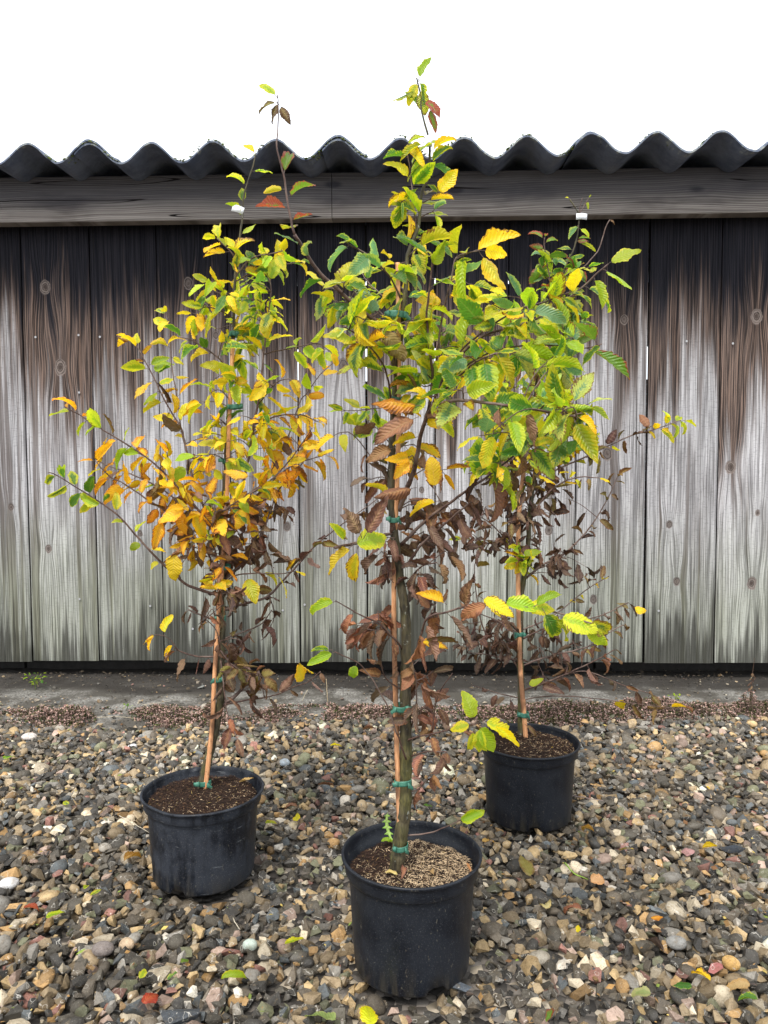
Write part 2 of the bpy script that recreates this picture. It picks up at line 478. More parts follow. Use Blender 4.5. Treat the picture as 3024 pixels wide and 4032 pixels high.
M = dict(boards=mat_boards(), beam=mat_beam(), roof=mat_roof(), moss=mat_moss(), leaf=mat_leaf(), bark=mat_bark(),
         twig=mat_twig(), cane=mat_cane(), gravel=mat_gravel(), pot=mat_pot(False), pot_dusty=mat_pot(True),
         soil=mat_attr('compost', .9, .15, 500.0, .6, .003), stuff=mat_attr('plant_matter', .8, .2, 300.0, .2, .001),
         dark=mat_plain('dark_boards', (.02, .018, .016)), steel=mat_plain('screw_steel', (.35, .35, .36), .4, .6, .1, 40, 0),
         tape=None, tag=None)
t = NT('green_tape'); o_ = t.obj()
p_ = t.bsdf(t.mix(t.step(t.noise(o_, 60.0, 3), .35, .65), (.045, .17, .12), (.09, .27, .19)), .42, .45, t.noise(o_, 90.0, 2), .3, .001)
tr_ = t.n('ShaderNodeBsdfTranslucent', Color=(.03, .30, .19, 1)); mm_ = t.n('ShaderNodeMixShader'); mm_.inputs[0].default_value = .2
t.l(p_.outputs[0], mm_.inputs[1]); t.l(tr_.outputs[0], mm_.inputs[2]); M['tape'] = t.done(mm_)
M['tag'] = mat_plain('white_film', (.78, .80, .84), .45, .4, .05, 60, .1)
t = NT('red_brick'); o_ = t.obj()
bt = t.n('ShaderNodeTexBrick', Scale=4.2); bx, by, bz = t.sep(o_)
t.l(t.comb(bx, bz, 0.0), bt.inputs['Vector'])
bt.inputs['Color1'].default_value = (.20, .06, .04, 1); bt.inputs['Color2'].default_value = (.13, .04, .03, 1); bt.inputs['Mortar'].default_value = (.30, .28, .26, 1)
M['brick'] = t.done(t.bsdf(bt.outputs['Color'], .9, .1))

# ================================================================== the ground
POTS = {}     # filled below: where gravel must stay out
def ghz(x, y):
    """gentle swells of the gravel bed"""
    return 0.010 * math.sin(1.9 * x + 1.1) * math.cos(2.3 * y) + 0.006 * math.sin(5.1 * x + 3.7 * y)

def mat_ground():
    t = NT('gravel_bed'); o = t.obj()
    v = t.n('ShaderNodeTexVoronoi', Scale=52.0); t.l(o, v.inputs['Vector'])
    s = t.sep(v.outputs['Color'])[0]
    c = t.mix(t.step(s, .1, .9), (.03, .027, .024), (.16, .14, .12))
    c = t.mix(t.step(s, .86, .9), c, (.34, .29, .22))
    c = t.mix(t.step(v.outputs['Distance'], .012, .0, 0, .0), c, (.01, .01, .01))
    return t.done(t.bsdf(c, .8, .2, t.math('SUBTRACT', 1.0, v.outputs['Distance']), .9, .02))
g = mesh_obj('ground', [(-40, -40, -.022), (40, -40, -.022), (40, 60, -.022), (-40, 60, -.022)], [[0, 1, 2, 3]], mat_ground())
tag(g, kind='structure')

# the bare strip of trodden grit and concrete along the foot of the shed
def mat_strip():
    t = NT('grit_strip'); o = t.obj(); x, y, z = t.sep(o)
    n = t.noise(o, 6.0, 5, .65); s = t.noise(o, 160.0, 4, .7); w = t.noise(t.scale(o, (.5, 2.2, 1)), 3.0, 3, .6)
    c = t.mix(t.step(n, .42, .60), (.10, .092, .078), (.31, .30, .275))
    c = t.mix(t.step(s, .42, .6, 0, .75), c, (.075, .070, .062))
    c = t.mix(t.step(t.noise(o, 22.0, 4, .7), .5, .62, 0, .6), c, (.10, .093, .082))
    c = t.mix(t.step(s, .66, .8, 0, .4), c, (.52, .50, .47))
    darkening = t.step(t.math('ADD', y, t.math('MULTIPLY', t.math('SUBTRACT', w, .5), .5)), 2.64, 2.80, 0, .93)  # strip gets raggedly darker towards the shed
    c = t.mix(darkening, c, (.040, .036, .032))
    c = t.mix(t.step(w, .60, .72, 0, .5), c, (.11, .10, .088))
    return t.done(t.bsdf(c, .92, .12, t.math('ADD', s, n), .6, .006))
nx, ny = 240, 60
xs = np.linspace(-5.5, 5.5, nx); ys = np.concatenate([np.linspace(2.34, 3.3, ny - 6), np.linspace(3.5, 5.2, 6)])
V = []
for j, yy in enumerate(ys):
    for i, xx in enumerate(xs):
        edge = max(0, 1 - (yy - 2.34) / .12)
        V.append((xx, yy, -.004 - .018 * edge + .007 * mnoise.noise(Vector((xx * 5, yy * 5, 0))) + .004 * mnoise.noise(Vector((xx * 18, yy * 18, 3)))))
F = np.array([[j * nx + i, j * nx + i + 1, (j + 1) * nx + i + 1, (j + 1) * nx + i] for j in range(ny - 1) for i in range(nx - 1)])
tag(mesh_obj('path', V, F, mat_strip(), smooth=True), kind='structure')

# ------------------------------------------------------------------ stone prototypes
def stone_proto(seed, rounded=False):
    r = random.Random(seed); bm = bmesh.new()
    if rounded:
        bmesh.ops.create_icosphere(bm, subdivisions=2, radius=.5)
        off = Vector((r.random() * 50, 0, 0))
        for v in bm.verts:
            v.co *= 1 + .18 * mnoise.noise(v.co * 2.2 + off)
    else:
        n = r.randint(8, 13)
        for _ in range(n):
            d = Vector((r.gauss(0, 1), r.gauss(0, 1), r.gauss(0, 1))).normalized() * r.uniform(.36, .52)
            d.x = max(-.42, min(.42, d.x)); d.z = max(-.38, min(.38, d.z))
            bm.verts.new(d)
        h = bmesh.ops.convex_hull(bm, input=bm.verts)
        bmesh.ops.delete(bm, geom=[e for e in h['geom_interior'] if isinstance(e, bmesh.types.BMVert)], context='VERTS')
        bmesh.ops.dissolve_limit(bm, angle_limit=R(9), verts=bm.verts, edges=bm.edges)
        bmesh.ops.bevel(bm, geom=list(bm.edges), offset=.005, segments=1, affect='EDGES', clamp_overlap=True)
    sc = (1.0, r.uniform(.62, .92), r.uniform(.45, .75))
    for v in bm.verts: v.co = Vector((v.co.x * sc[0], v.co.y * sc[1], v.co.z * sc[2]))
    bmesh.ops.triangulate(bm, faces=bm.faces)
    bm.verts.index_update()
    vv = np.array([v.co[:] for v in bm.verts]); ff = np.array([[w.index for w in f.verts] for f in bm.faces])
    bm.free(); return vv, ff
PROTO = [stone_proto(100 + i) for i in range(26)] + [stone_proto(300 + i, True) for i in range(4)]

def rotm(a, b, c):
    return np.array(Euler((a, b, c)).to_matrix())

STONE_COLS = [((.082, .072, .056), 24), ((.050, .046, .040), 18), ((.125, .103, .076), 18), ((.25, .19, .115), 16),
              ((.36, .26, .135), 7), ((.48, .41, .30), 5), ((.20, .185, .160), 8), ((.23, .115, .09), 2.2),
              ((.095, .105, .108), 6), ((.56, .51, .43), 1.2), ((.34, .25, .20), 4), ((.32, .20, .085), 4), ((.145, .145, .088), 6)]
SW = np.array([w for _, w in STONE_COLS]); SW = SW / SW.sum(); SC = np.array([c for c, _ in STONE_COLS])

P_POT = [(0.0, 0.0, 0.0)]
def build_stones(name, pts, sizes, cols, tilt, mat):
    """pts Nx3; all merged into one mesh"""
    Vs, Fs, Cs, Rs, Sm = [], [], [], [], []
    base = 0
    for i in range(len(pts)):
        pi = int(rng.integers(0, len(PROTO))) if rng.random() > .035 else int(rng.integers(26, 30))
        if pi >= 26 and rng.random() < .5: pi = int(rng.integers(0, 26))
        vv, ff = PROTO[pi]
        rm = rotm(rng.normal(0, tilt), rng.normal(0, tilt), rng.uniform(0, 6.28))
        s = sizes[i]
        vs = (vv * s) @ rm.T + pts[i]
        Vs.append(vs); Fs.append(ff + base); base += len(vv)
        c = cols[i]
        Cs.append(np.repeat(c[None], len(vv), 0)); Rs.append(np.full(len(vv), rng.random()))
        Sm.append(np.full(len(ff), pi >= 26))
    V = np.concatenate(Vs); F = np.concatenate(Fs)
    return mesh_obj(name, V, F, mat, smooth=np.concatenate(Sm), attrs={'col': np.concatenate(Cs), 'rnd': np.concatenate(Rs)})

def gravel():
    pts, sizes, cols = [], [], []
    for layer, (sp, dz) in enumerate(((.0235, -.015), (.0198, -.004))):
        y = .62
        row = 0
        while y < 2.50:
            hw = .58 * y + .40
            x = -hw + (row % 2) * sp / 2
            while x < hw:
                px = x + rng.uniform(-.5, .5) * sp; py = y + rng.uniform(-.5, .5) * sp
                x += sp
                if any((px - a) ** 2 + (py - b) ** 2 < (r - .012) ** 2 for a, b, r in POTS.values()): continue
                if py > 2.33:
                    # the stones thin out raggedly towards the ground cover
                    e = 2.40 + .05 * mnoise.noise(Vector((px * 3, 0, 0))) + (.10 if px < -.95 else 0)
                    if rng.random() < (py - e) / .07 + .5: continue
                s = float(np.clip(rng.lognormal(math.log(.0295), .30), .013, .056))
                if any((px - a) ** 2 + (py - b) ** 2 < (r + s * .32) ** 2 for a, b, r in POTS.values()) and layer == 1 and rng.random() < .75: continue
                pts.append((px, py, ghz(px, py) + dz + rng.uniform(-.0050, .0050) - (s - .022) * .15))
                sizes.append(s)
                c = SC[rng.choice(len(SC), p=SW)] ** 1.06 * rng.uniform(.55, 1.5)
                dry = min(1, max(0, (py - 1.55) / .8)) * .45 + .30 * (mnoise.noise(Vector((px * 2.2, py * 2.2, 8))) + .1)
                c = c * (1 + .75 * max(0, dry)) + .035 * max(0, dry)
                cols.append(np.clip(c, 0, .75))
            y += sp * .866; row += 1
    print('gravel stones', len(pts))
    o = build_stones('gravel', np.array(pts), sizes, cols, .42, M['gravel'])
    tag(o, 'wet brown grey and ochre angular gravel covering the yard', 'gravel', kind='stuff')
    # scattered chips on the grit strip
    pts, sizes, cols = [], [], []
    for _ in range(6500):
        px = rng.uniform(-2.0, 2.0); py = rng.uniform(2.40, 2.98)
        dens = max(0, 1 - (py - 2.42) / .30) ** 1.4 * .8 + .12 + (.5 if px < -1.05 and py < 2.7 else 0)
        if rng.random() > dens: continue
        s = float(np.clip(rng.lognormal(math.log(.009), .45), .004, .026))
        pts.append((px, py, -.003 + s * .12)); sizes.append(s)
        c = SC[rng.choice(len(SC), p=SW)] * rng.uniform(.5, 1.7) + .03
        cols.append(np.clip(c, 0, .7))
    o = build_stones('loose_chippings', np.array(pts), sizes, cols, .3, M['gravel'])
    tag(o, 'small pale chippings scattered over the grit strip by the shed', 'chippings', kind='stuff')

# ------------------------------------------------------------------ ground cover (stonecrop and moss) at the gravel's edge
def debris():
    V, F, C = [], [], []; b = 0
    for _ in range(5200):
        x = rng.uniform(-2.0, 2.0); y = 2.98 - abs(rng.normal(0, .16)); 
        if y < 2.5 or mnoise.noise(Vector((x * 3, y * 6, 2))) + rng.normal(0, .2) < -.05: continue
        l = float(np.clip(rng.lognormal(math.log(.007), .55), .003, .035)); w = l * rng.uniform(.12, .6); a = rng.uniform(0, 6.283)
        d = np.array([math.cos(a), math.sin(a), rng.normal(0, .15)]); s = np.array([-d[1], d[0], rng.normal(0, .3)])
        c0 = np.array([x, y, .004 + w * .3]); c = np.array([[.050, .040, .030], [.030, .026, .022], [.11, .085, .055], [.20, .17, .12]][int(rng.choice(4, p=[.4, .35, .18, .07]))]) * rng.uniform(.6, 1.4)
        V += [c0 - d * l / 2, c0 + s * w / 2, c0 + d * l / 2, c0 - s * w / 2, c0 + np.array([0, 0, w * .5])]; C += [c] * 5
        F += [[b, b + 3, b + 4], [b + 3, b + 2, b + 4], [b + 2, b + 1, b + 4], [b + 1, b, b + 4]]; b += 5
    for _ in range(750):
        y = rng.uniform(.95, 2.4); x = rng.uniform(-1, 1) * (.58 * y + .2)
        if any((x - a) ** 2 + (y - q) ** 2 < (r + .02) ** 2 for a, q, r in POTS.values()): continue
        l = float(np.clip(rng.lognormal(math.log(.008), .4), .004, .018)); w = l * rng.uniform(.25, .7); a = rng.uniform(0, 6.283)
        d = np.array([math.cos(a), math.sin(a), rng.normal(0, .2)]); s_ = np.array([-d[1], d[0], rng.normal(0, .4)])
        c0 = np.array([x, y, ghz(x, y) + .007]); c = np.array([[.30, .17, .06], [.14, .07, .03], [.48, .36, .10], [.20, .26, .05]][int(rng.choice(4, p=[.4, .35, .17, .08]))]) * rng.uniform(.6, 1.3)
        V += [c0 - d * l / 2, c0 + s_ * w / 2, c0 + d * l / 2, c0 - s_ * w / 2, c0 + np.array([0, 0, w * .35])]; C += [c] * 5
        F += [[b, b + 3, b + 4], [b + 3, b + 2, b + 4], [b + 2, b + 1, b + 4], [b + 1, b, b + 4]]; b += 5
    o = mesh_obj('litter', np.array(V), np.array(F), M['stuff'], attrs={'col': np.array(C)})
    tag(o, 'crumbs of earth and shreds of dead leaf on the grit and gravel', 'litter', kind='stuff')

def ground_cover():
    V, F, C = [], [], []
    b = 0
    def dens(x, y):
        e = .5 + 1.1 * mnoise.noise(Vector((x * 4.2, y * 3.0, 5.5))) + .5 * mnoise.noise(Vector((x * 15, y * 15, 1)))
        w = 1 - abs(y - 2.47 - .05 * mnoise.noise(Vector((x * 3, 0, 7)))) / .13
        if x < .28:
            q_ = x + .10 * mnoise.noise(Vector((x * 9, y * 9, 2)))
            seg = 1.1 if (q_ < -.96 or -.80 < q_ < -.50 or -.38 < q_) else .22
        else: seg = 1.5
        return e * w * seg
    n = 0
    for _ in range(80000):
        x = rng.uniform(-2.0, 2.1); y = rng.uniform(2.33, 2.62)
        d = dens(x, y)
        if d < .10 or rng.random() > min(1, d * 2.2): continue
        h = (.003 + .030 * min(1, d) * (.4 + 1.1 * abs(mnoise.noise(Vector((x * 14, y * 14, 3)))) * 2)) * rng.uniform(.5, 1.3)
        z0 = -.008
        q = rng.random()
        if q < .42: c = np.array([.52, .34, .29]) * rng.uniform(.55, 1.45)
        elif q < .74: c = np.array([.085, .065, .035]) * rng.uniform(.6, 1.3)
        elif q < .93: c = np.array([.085, .105, .028]) * rng.uniform(.6, 1.4)
        else: c = np.array([.50, .40, .34])
        # a short stem with a rosette of tiny fleshy leaves
        m = 4
        for k in range(m):
            a = rng.uniform(0, 6.28); l = rng.uniform(.0026, .0062); lift = rng.uniform(-.001, .004)
            p = np.array([x, y, z0 + h]); d1 = np.array([math.cos(a), math.sin(a), 0]); d2 = np.array([-d1[1], d1[0], 0])
            tip = p + d1 * l + np.array([0, 0, lift]); mid = p + d1 * l * .55 + np.array([0, 0, lift * .4 + .001])
            V += [p + [0, 0, -.001], mid + d2 * l * .32, tip, mid - d2 * l * .32]
            F.append([b, b + 1, b + 2, b + 3]); b += 4
            C += [c * .7, c, c * 1.2, c]
        V += [(x - .0006, y, z0), (x + .0006, y, z0), (x + .0004, y, z0 + h), (x - .0004, y, z0 + h)]
        F.append([b, b + 1, b + 2, b + 3]); b += 4; C += [c * .5] * 4
        n += 1
    o = mesh_obj('ground_cover', np.array(V), np.array(F), M['stuff'], attrs={'col': np.array(C)})
    tag(o, 'low pinkish brown stonecrop and moss growing along the gravel edge', 'ground cover', kind='stuff')

# ================================================================== the shed
SHED_YAW = R(-1.7)
shed = empty('wooden_shed', (0, 2.90, 0), SHED_YAW)
tag(shed, 'low weathered board shed with a corrugated roof behind the potted trees', 'shed')
SM = Matrix.Translation((0, 2.90, 0)) @ Matrix.Rotation(SHED_YAW, 4, 'Z'); SMI = SM.inverted()
def on_wall(px, py, yl=0.0):
    o = SMI @ CO; d = SMI.to_3x3() @ ray(px, py)
    p = o + d * ((yl - o.y) / d.y)
    return p.x, p.z
K = 1.8228
seams = [on_wall(D * K, 1000 * K)[0] for D in (57, 203, 346, 497, 645, 792, 940, 1097, 1244, 1397, 1552)]
sp = (seams[-1] - seams[0]) / (len(seams) - 1)
left = [seams[0] - sp * (k + 1) + random.uniform(-.01, .01) for k in range(14)][::-1]
right = [seams[-1] + sp * (k + 1) + random.uniform(-.01, .01) for k in range(14)]
allseams = left + seams + right
gapw = {seams[4]: .006, seams[5]: .0065, seams[9]: .0085, seams[7]: .005, seams[6]: .0055}
knots_px = [(177, 1130, 27), (237, 1446, 30), (2458, 1258, 20), (2878, 1840, 26), (2391, 1787, 26), (2161, 2088, 20), (2636, 2065, 16), (2665, 2290, 17),
            (2961, 2298, 24), (2984, 2020, 12), (191, 2161, 17), (44, 1997, 15), (1130, 2074, 19), (1353, 1441, 28), (2980, 1245, 28), (2337, 2361, 19),
            (551, 2102, 14), (742, 1116, 24), (850, 1320, 17), (1660, 1930, 14), (2236, 1500, 14), (1357, 1650, 12), (2020, 1300, 14)]
KN = [on_wall(a, b) + (r * 2.95 / FOC,) for a, b, r in knots_px]
def board_wall():
    Vs, Fs, ph, kn, bd = [], [], [], [], []
    base = 0
    for i in range(len(allseams) - 1):
        a, b = allseams[i], allseams[i + 1]
        g0 = gapw.get(a, .0046) / 2; g1 = gapw.get(b, .0046) / 2
        x0, x1 = a + g0, b - g1
        vis = -1.75 < (a + b) / 2 < 1.75
        nxx, nzz = (44, 300) if vis else (10, 30)
        bev = .0022
        zb = .058 + random.uniform(-.003, .005); zt = 1.80
        xs = np.concatenate([[x0], np.linspace(x0 + bev, x1 - bev, nxx), [x1]])
        zs = np.linspace(zb, zt, nzz)
        yo = random.uniform(-.0025, .0025)
        X, Z = np.meshgrid(xs, zs)
        cup = (((X - (a + b) / 2) / ((b - a) / 2)) ** 2) * .0015
        # the two arrises are slightly worn and wavy
        Y = yo + cup.copy(); Y[:, 0] += .0028; Y[:, -1] += .0028
        wob = np.array([.0009 * mnoise.noise(Vector((i * 3.1, z * 6, 1))) for z in zs]); wob2 = np.array([.0009 * mnoise.noise(Vector((i * 3.1, z * 6, 9))) for z in zs])
        X = X.copy(); X[:, 0] += wob; X[:, -1] += wob2; X[:, 1] += wob; X[:, -2] += wob2
        r0 = random.random()
        PH = X - a + random.uniform(0, 3)
        # boards are sawn off centre: the rings run into long arches
        cxk = (a + b) / 2 + random.uniform(-.05, .05); zk = random.uniform(-1.0, 2.5)
        PH = PH + .010 * np.exp(-((X - cxk) / .05) ** 2) * np.tanh((Z - zk) * .9) + .003 * np.sin(Z * 2.1 + i) * ((X - a) / (b - a) - .5)
        KM = np.zeros_like(X)
        for (kx, kz, kr) in KN:
            if not (a - .01 < kx < b + .01): continue
            dx = X - kx; dz = Z - kz
            q = np.exp(-(dx / (kr * 2.2)) ** 2 - (dz / (kr * 4.2)) ** 2)
            PH = PH + kr * .65 * q * np.tanh(dx / (kr * .6)) * 1.1
            rr = np.sqrt(dx ** 2 + (dz * .72) ** 2) / kr
            KM = np.maximum(KM, np.clip(1.15 - rr * .80, 0, 1))
            Y = Y + .0018 * np.exp(-(rr / .6) ** 2) * (1 if kr > .018 else .4)
        nX, nZ = X.shape[1], X.shape[0]
        V = np.stack([X, Y, Z], -1).reshape(-1, 3)
        idx = np.arange(nX * nZ).reshape(nZ, nX)
        F = np.stack([idx[:-1, :-1], idx[:-1, 1:], idx[1:, 1:], idx[1:, :-1]], -1).reshape(-1, 4)
        Vs.append(V); Fs.append(F + base); base += len(V)
        ph.append(PH.ravel()); kn.append(KM.ravel()); bd.append(np.full(len(V), r0))
        # edges and back
        th = .018
        bx = [(x0, Y[0, 0], zb), (x1, Y[0, -1], zb), (x1, Y[0, -1] + th, zb), (x0, Y[0, 0] + th, zb), (x0, Y[-1, 0], zt), (x1, Y[-1, -1], zt), (x1, Y[-1, -1] + th, zt), (x0, Y[-1, 0] + th, zt)]
        bf = [[0, 3, 2, 1], [4, 5, 6, 7], [1, 2, 6, 5], [2, 3, 7, 6], [3, 0, 4, 7]]
        bxa = np.array(bx); bxa[[0, 3, 4, 7], 0] += .0001; bxa[[1, 2, 5, 6], 0] -= .0001
        Vs.append(bxa); Fs.append(np.array(bf) + base); base += 8
        ph.append(np.full(8, .5)); kn.append(np.zeros(8)); bd.append(np.full(8, r0))
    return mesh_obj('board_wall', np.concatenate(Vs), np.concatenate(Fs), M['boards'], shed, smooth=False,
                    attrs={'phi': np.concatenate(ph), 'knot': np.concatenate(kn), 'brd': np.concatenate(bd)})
bw = board_wall()
# screw heads
for (a, b) in [(2702, 1344), (2884, 1353), (142, 1328), (311, 1320), (395, 1327), (313, 1546), (315, 2358), (760, 2475), (593, 2385), (1114, 2402), (1200, 2380), (2303, 2480), (2592, 2404), (1885, 2340)]:
    u, z = on_wall(a, b)
    bm = bmesh.new(); bmesh.ops.create_cone(bm, cap_ends=True, segments=10, radius1=.0042, radius2=.0030, depth=.0024)
    vv = [((v.co.x + u), -.0035 - v.co.z * -1, v.co.y + z) for v in bm.verts]; ff = [[w.index for w in f.verts] for f in bm.faces]
    bm.free(); mesh_obj('screw', vv, ff, M['steel'], bw)

# rails and the far side of the shed, seen only through the gaps between the boards
mb = MB(); mb.box(-5.6, 5.6, .0225, .0705, .30, .40); mb.build('rail', M['dark'], shed)
mb = MB(); mb.box(-5.6, 5.6, .0225, .0705, 1.60, 1.70); mb.build('rail', M['dark'], shed)
mb = MB(); mb.box(-5.7, 5.7, 1.96, 2.02, -.02, 1.34); mb.build('back_wall', M['brick'], shed)
mb = MB(); mb.box(-5.7, 5.7, 1.95, 2.02, 1.55, 1.93); mb.build('lintel', M['dark'], shed)
mb = MB(); mb.box(-5.66, -5.62, .03, 1.94, -.02, 1.86); mb.build('side_wall', M['dark'], shed)
mb = MB(); mb.box(5.62, 5.66, .03, 1.94, -.02, 1.86); mb.build('side_wall', M['dark'], shed)
# dark sill on the ground behind the foot of the boards
mb = MB()
xx = -5.6
while xx < 5.6:
    w = random.uniform(.5, 1.4); mb.box(xx, xx + w - .01, .06 + random.uniform(0, .012) + .06, .24, -.02, .030 + random.uniform(-.006, .006)); xx += w
mb.build('sill_beam', M['dark'], shed)

# fascia: two lengths of planed beam, butted where the photograph shows the joint
def fascia(x0, x1, z0, z1, y0, y1):
    nxx = int((x1 - x0) / .03) + 2
    xs = np.linspace(x0, x1, nxx)
    V, F = [], []
    prof = [(y1, z0), (y0 + .003, z0), (y0, z0 + .003), (y0, z1 - .003), (y0 + .003, z1), (y1, z1)]
    for x in xs:
        w = .0025 * mnoise.noise(Vector((x * 1.3, 0, 2)))
        for (yy, zz) in prof: V.append((x, yy + w, zz + w * .8))
    k = len(prof)
    for i in range(nxx - 1):
        for j in range(k): F.append([i * k + j, i * k + (j + 1) % k, (i + 1) * k + (j + 1) % k, (i + 1) * k + j][::-1])
    F.append(list(range(k))); F.append([(nxx - 1) * k + j for j in range(k)][::-1])
    return mesh_obj('fascia_beam', V, F, M['beam'], shed)
YF = -.095
uj = on_wall(1307, 860, YF)[0]
zF0 = on_wall(1512, 857, YF)[1]; zF1 = on_wall(1512, 676, YF)[1]
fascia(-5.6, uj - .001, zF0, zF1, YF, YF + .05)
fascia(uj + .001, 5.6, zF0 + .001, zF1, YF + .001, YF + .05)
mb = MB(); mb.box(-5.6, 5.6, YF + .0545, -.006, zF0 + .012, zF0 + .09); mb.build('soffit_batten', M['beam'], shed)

# corrugated sheets
YE = -.285                                   # front edge of the sheets
zt0 = on_wall(1512, 343 * K, YE)[1]          # height of the troughs at the front edge
crests = [on_wall(c * K, 300 * K, YE)[0] for c in (57, 190, 322, 455, 582, 725, 857, 994, 1129, 1274, 1417, 1557)]
PER = (crests[-1] - crests[0]) / 11
AMP = .033
SL = math.tan(R(3.0))
starts = [crests[1] - .25 * PER + k * 4 * PER for k in range(-6, 7)]
def wave(x): return AMP * (1 + math.cos(2 * math.pi * (x - crests[0]) / PER))
roof_sheets = []
for si in range(len(starts)):
    x0 = starts[si]; x1 = x0 + 4 * PER + .72 * PER
    nxx = 110; nyy = 14
    xs = np.linspace(x0, x1, nxx); L = 2.42
    yoff = random.uniform(-.014, .014)
    V, top, bot = [], [], []
    th = .0065
    for j in range(nyy):
        y = YE + yoff + L * j / (nyy - 1)
        for x in xs:
            lift = .0078 * (1 if x > x1 - .8 * PER else 0) * 1.0
            s = min(1, max(0, (x - (x1 - 1.0 * PER)) / (.25 * PER)))
            z = zt0 + wave(x) + (y - YE) * SL + s * .0085 + .004 * mnoise.noise(Vector((x * 2.1, y * 2, si))) + (.0022 * mnoise.noise(Vector((x * 40, si, 3))) if j == 0 else 0)
            yy = y + (.004 * mnoise.noise(Vector((x * 22, si, 1))) if j == 0 else 0)
            V.append((x, yy, z + th)); V.append((x, yy, z))
    F = []
    def id(j, i, s): return (j * nxx + i) * 2 + s
    for j in range(nyy - 1):
        for i in range(nxx - 1):
            F.append([id(j, i, 0), id(j, i + 1, 0), id(j + 1, i + 1, 0), id(j + 1, i, 0)])
            F.append([id(j, i, 1), id(j + 1, i, 1), id(j + 1, i + 1, 1), id(j, i + 1, 1)])
    for i in range(nxx - 1):
        F.append([id(0, i, 0), id(0, i, 1), id(0, i + 1, 1), id(0, i + 1, 0)])
        F.append([id(nyy - 1, i, 0), id(nyy - 1, i + 1, 0), id(nyy - 1, i + 1, 1), id(nyy - 1, i, 1)])
    for j in range(nyy - 1):
        F.append([id(j, 0, 0), id(j + 1, 0, 0), id(j + 1, 0, 1), id(j, 0, 1)])
        F.append([id(j, nxx - 1, 0), id(j, nxx - 1, 1), id(j + 1, nxx - 1, 1), id(j + 1, nxx - 1, 0)])
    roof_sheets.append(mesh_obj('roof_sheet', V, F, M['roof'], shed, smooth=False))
# moss cushions along the edge of the sheets
V, F = [], []
b = 0
for _ in range(2600):
    x = rng.uniform(-2.0, 2.0)
    if mnoise.noise(Vector((x * 7, 2.2, 0))) + .5 * mnoise.noise(Vector((x * 23, 0, 4))) < -.02: continue
    yy = YE + rng.uniform(-.004, .06); s = min(.0045, abs(rng.normal(0, .0018)) + .0012)
    z = zt0 + wave(x) + .0075 + (yy - YE) * SL - .0008
    bm = bmesh.new(); bmesh.ops.create_icosphere(bm, subdivisions=1, radius=1)
    for v in bm.verts:
        q = v.co * s * (1 + .6 * rng.uniform(-1, 1)); V.append((x + q.x * 1.3, yy + q.y, z + q.z * .8))
    F += [[w.index + b for w in f.verts] for f in bm.faces]; b += len(bm.verts); bm.free()
mesh_obj('moss', V, F, M['moss'], shed)

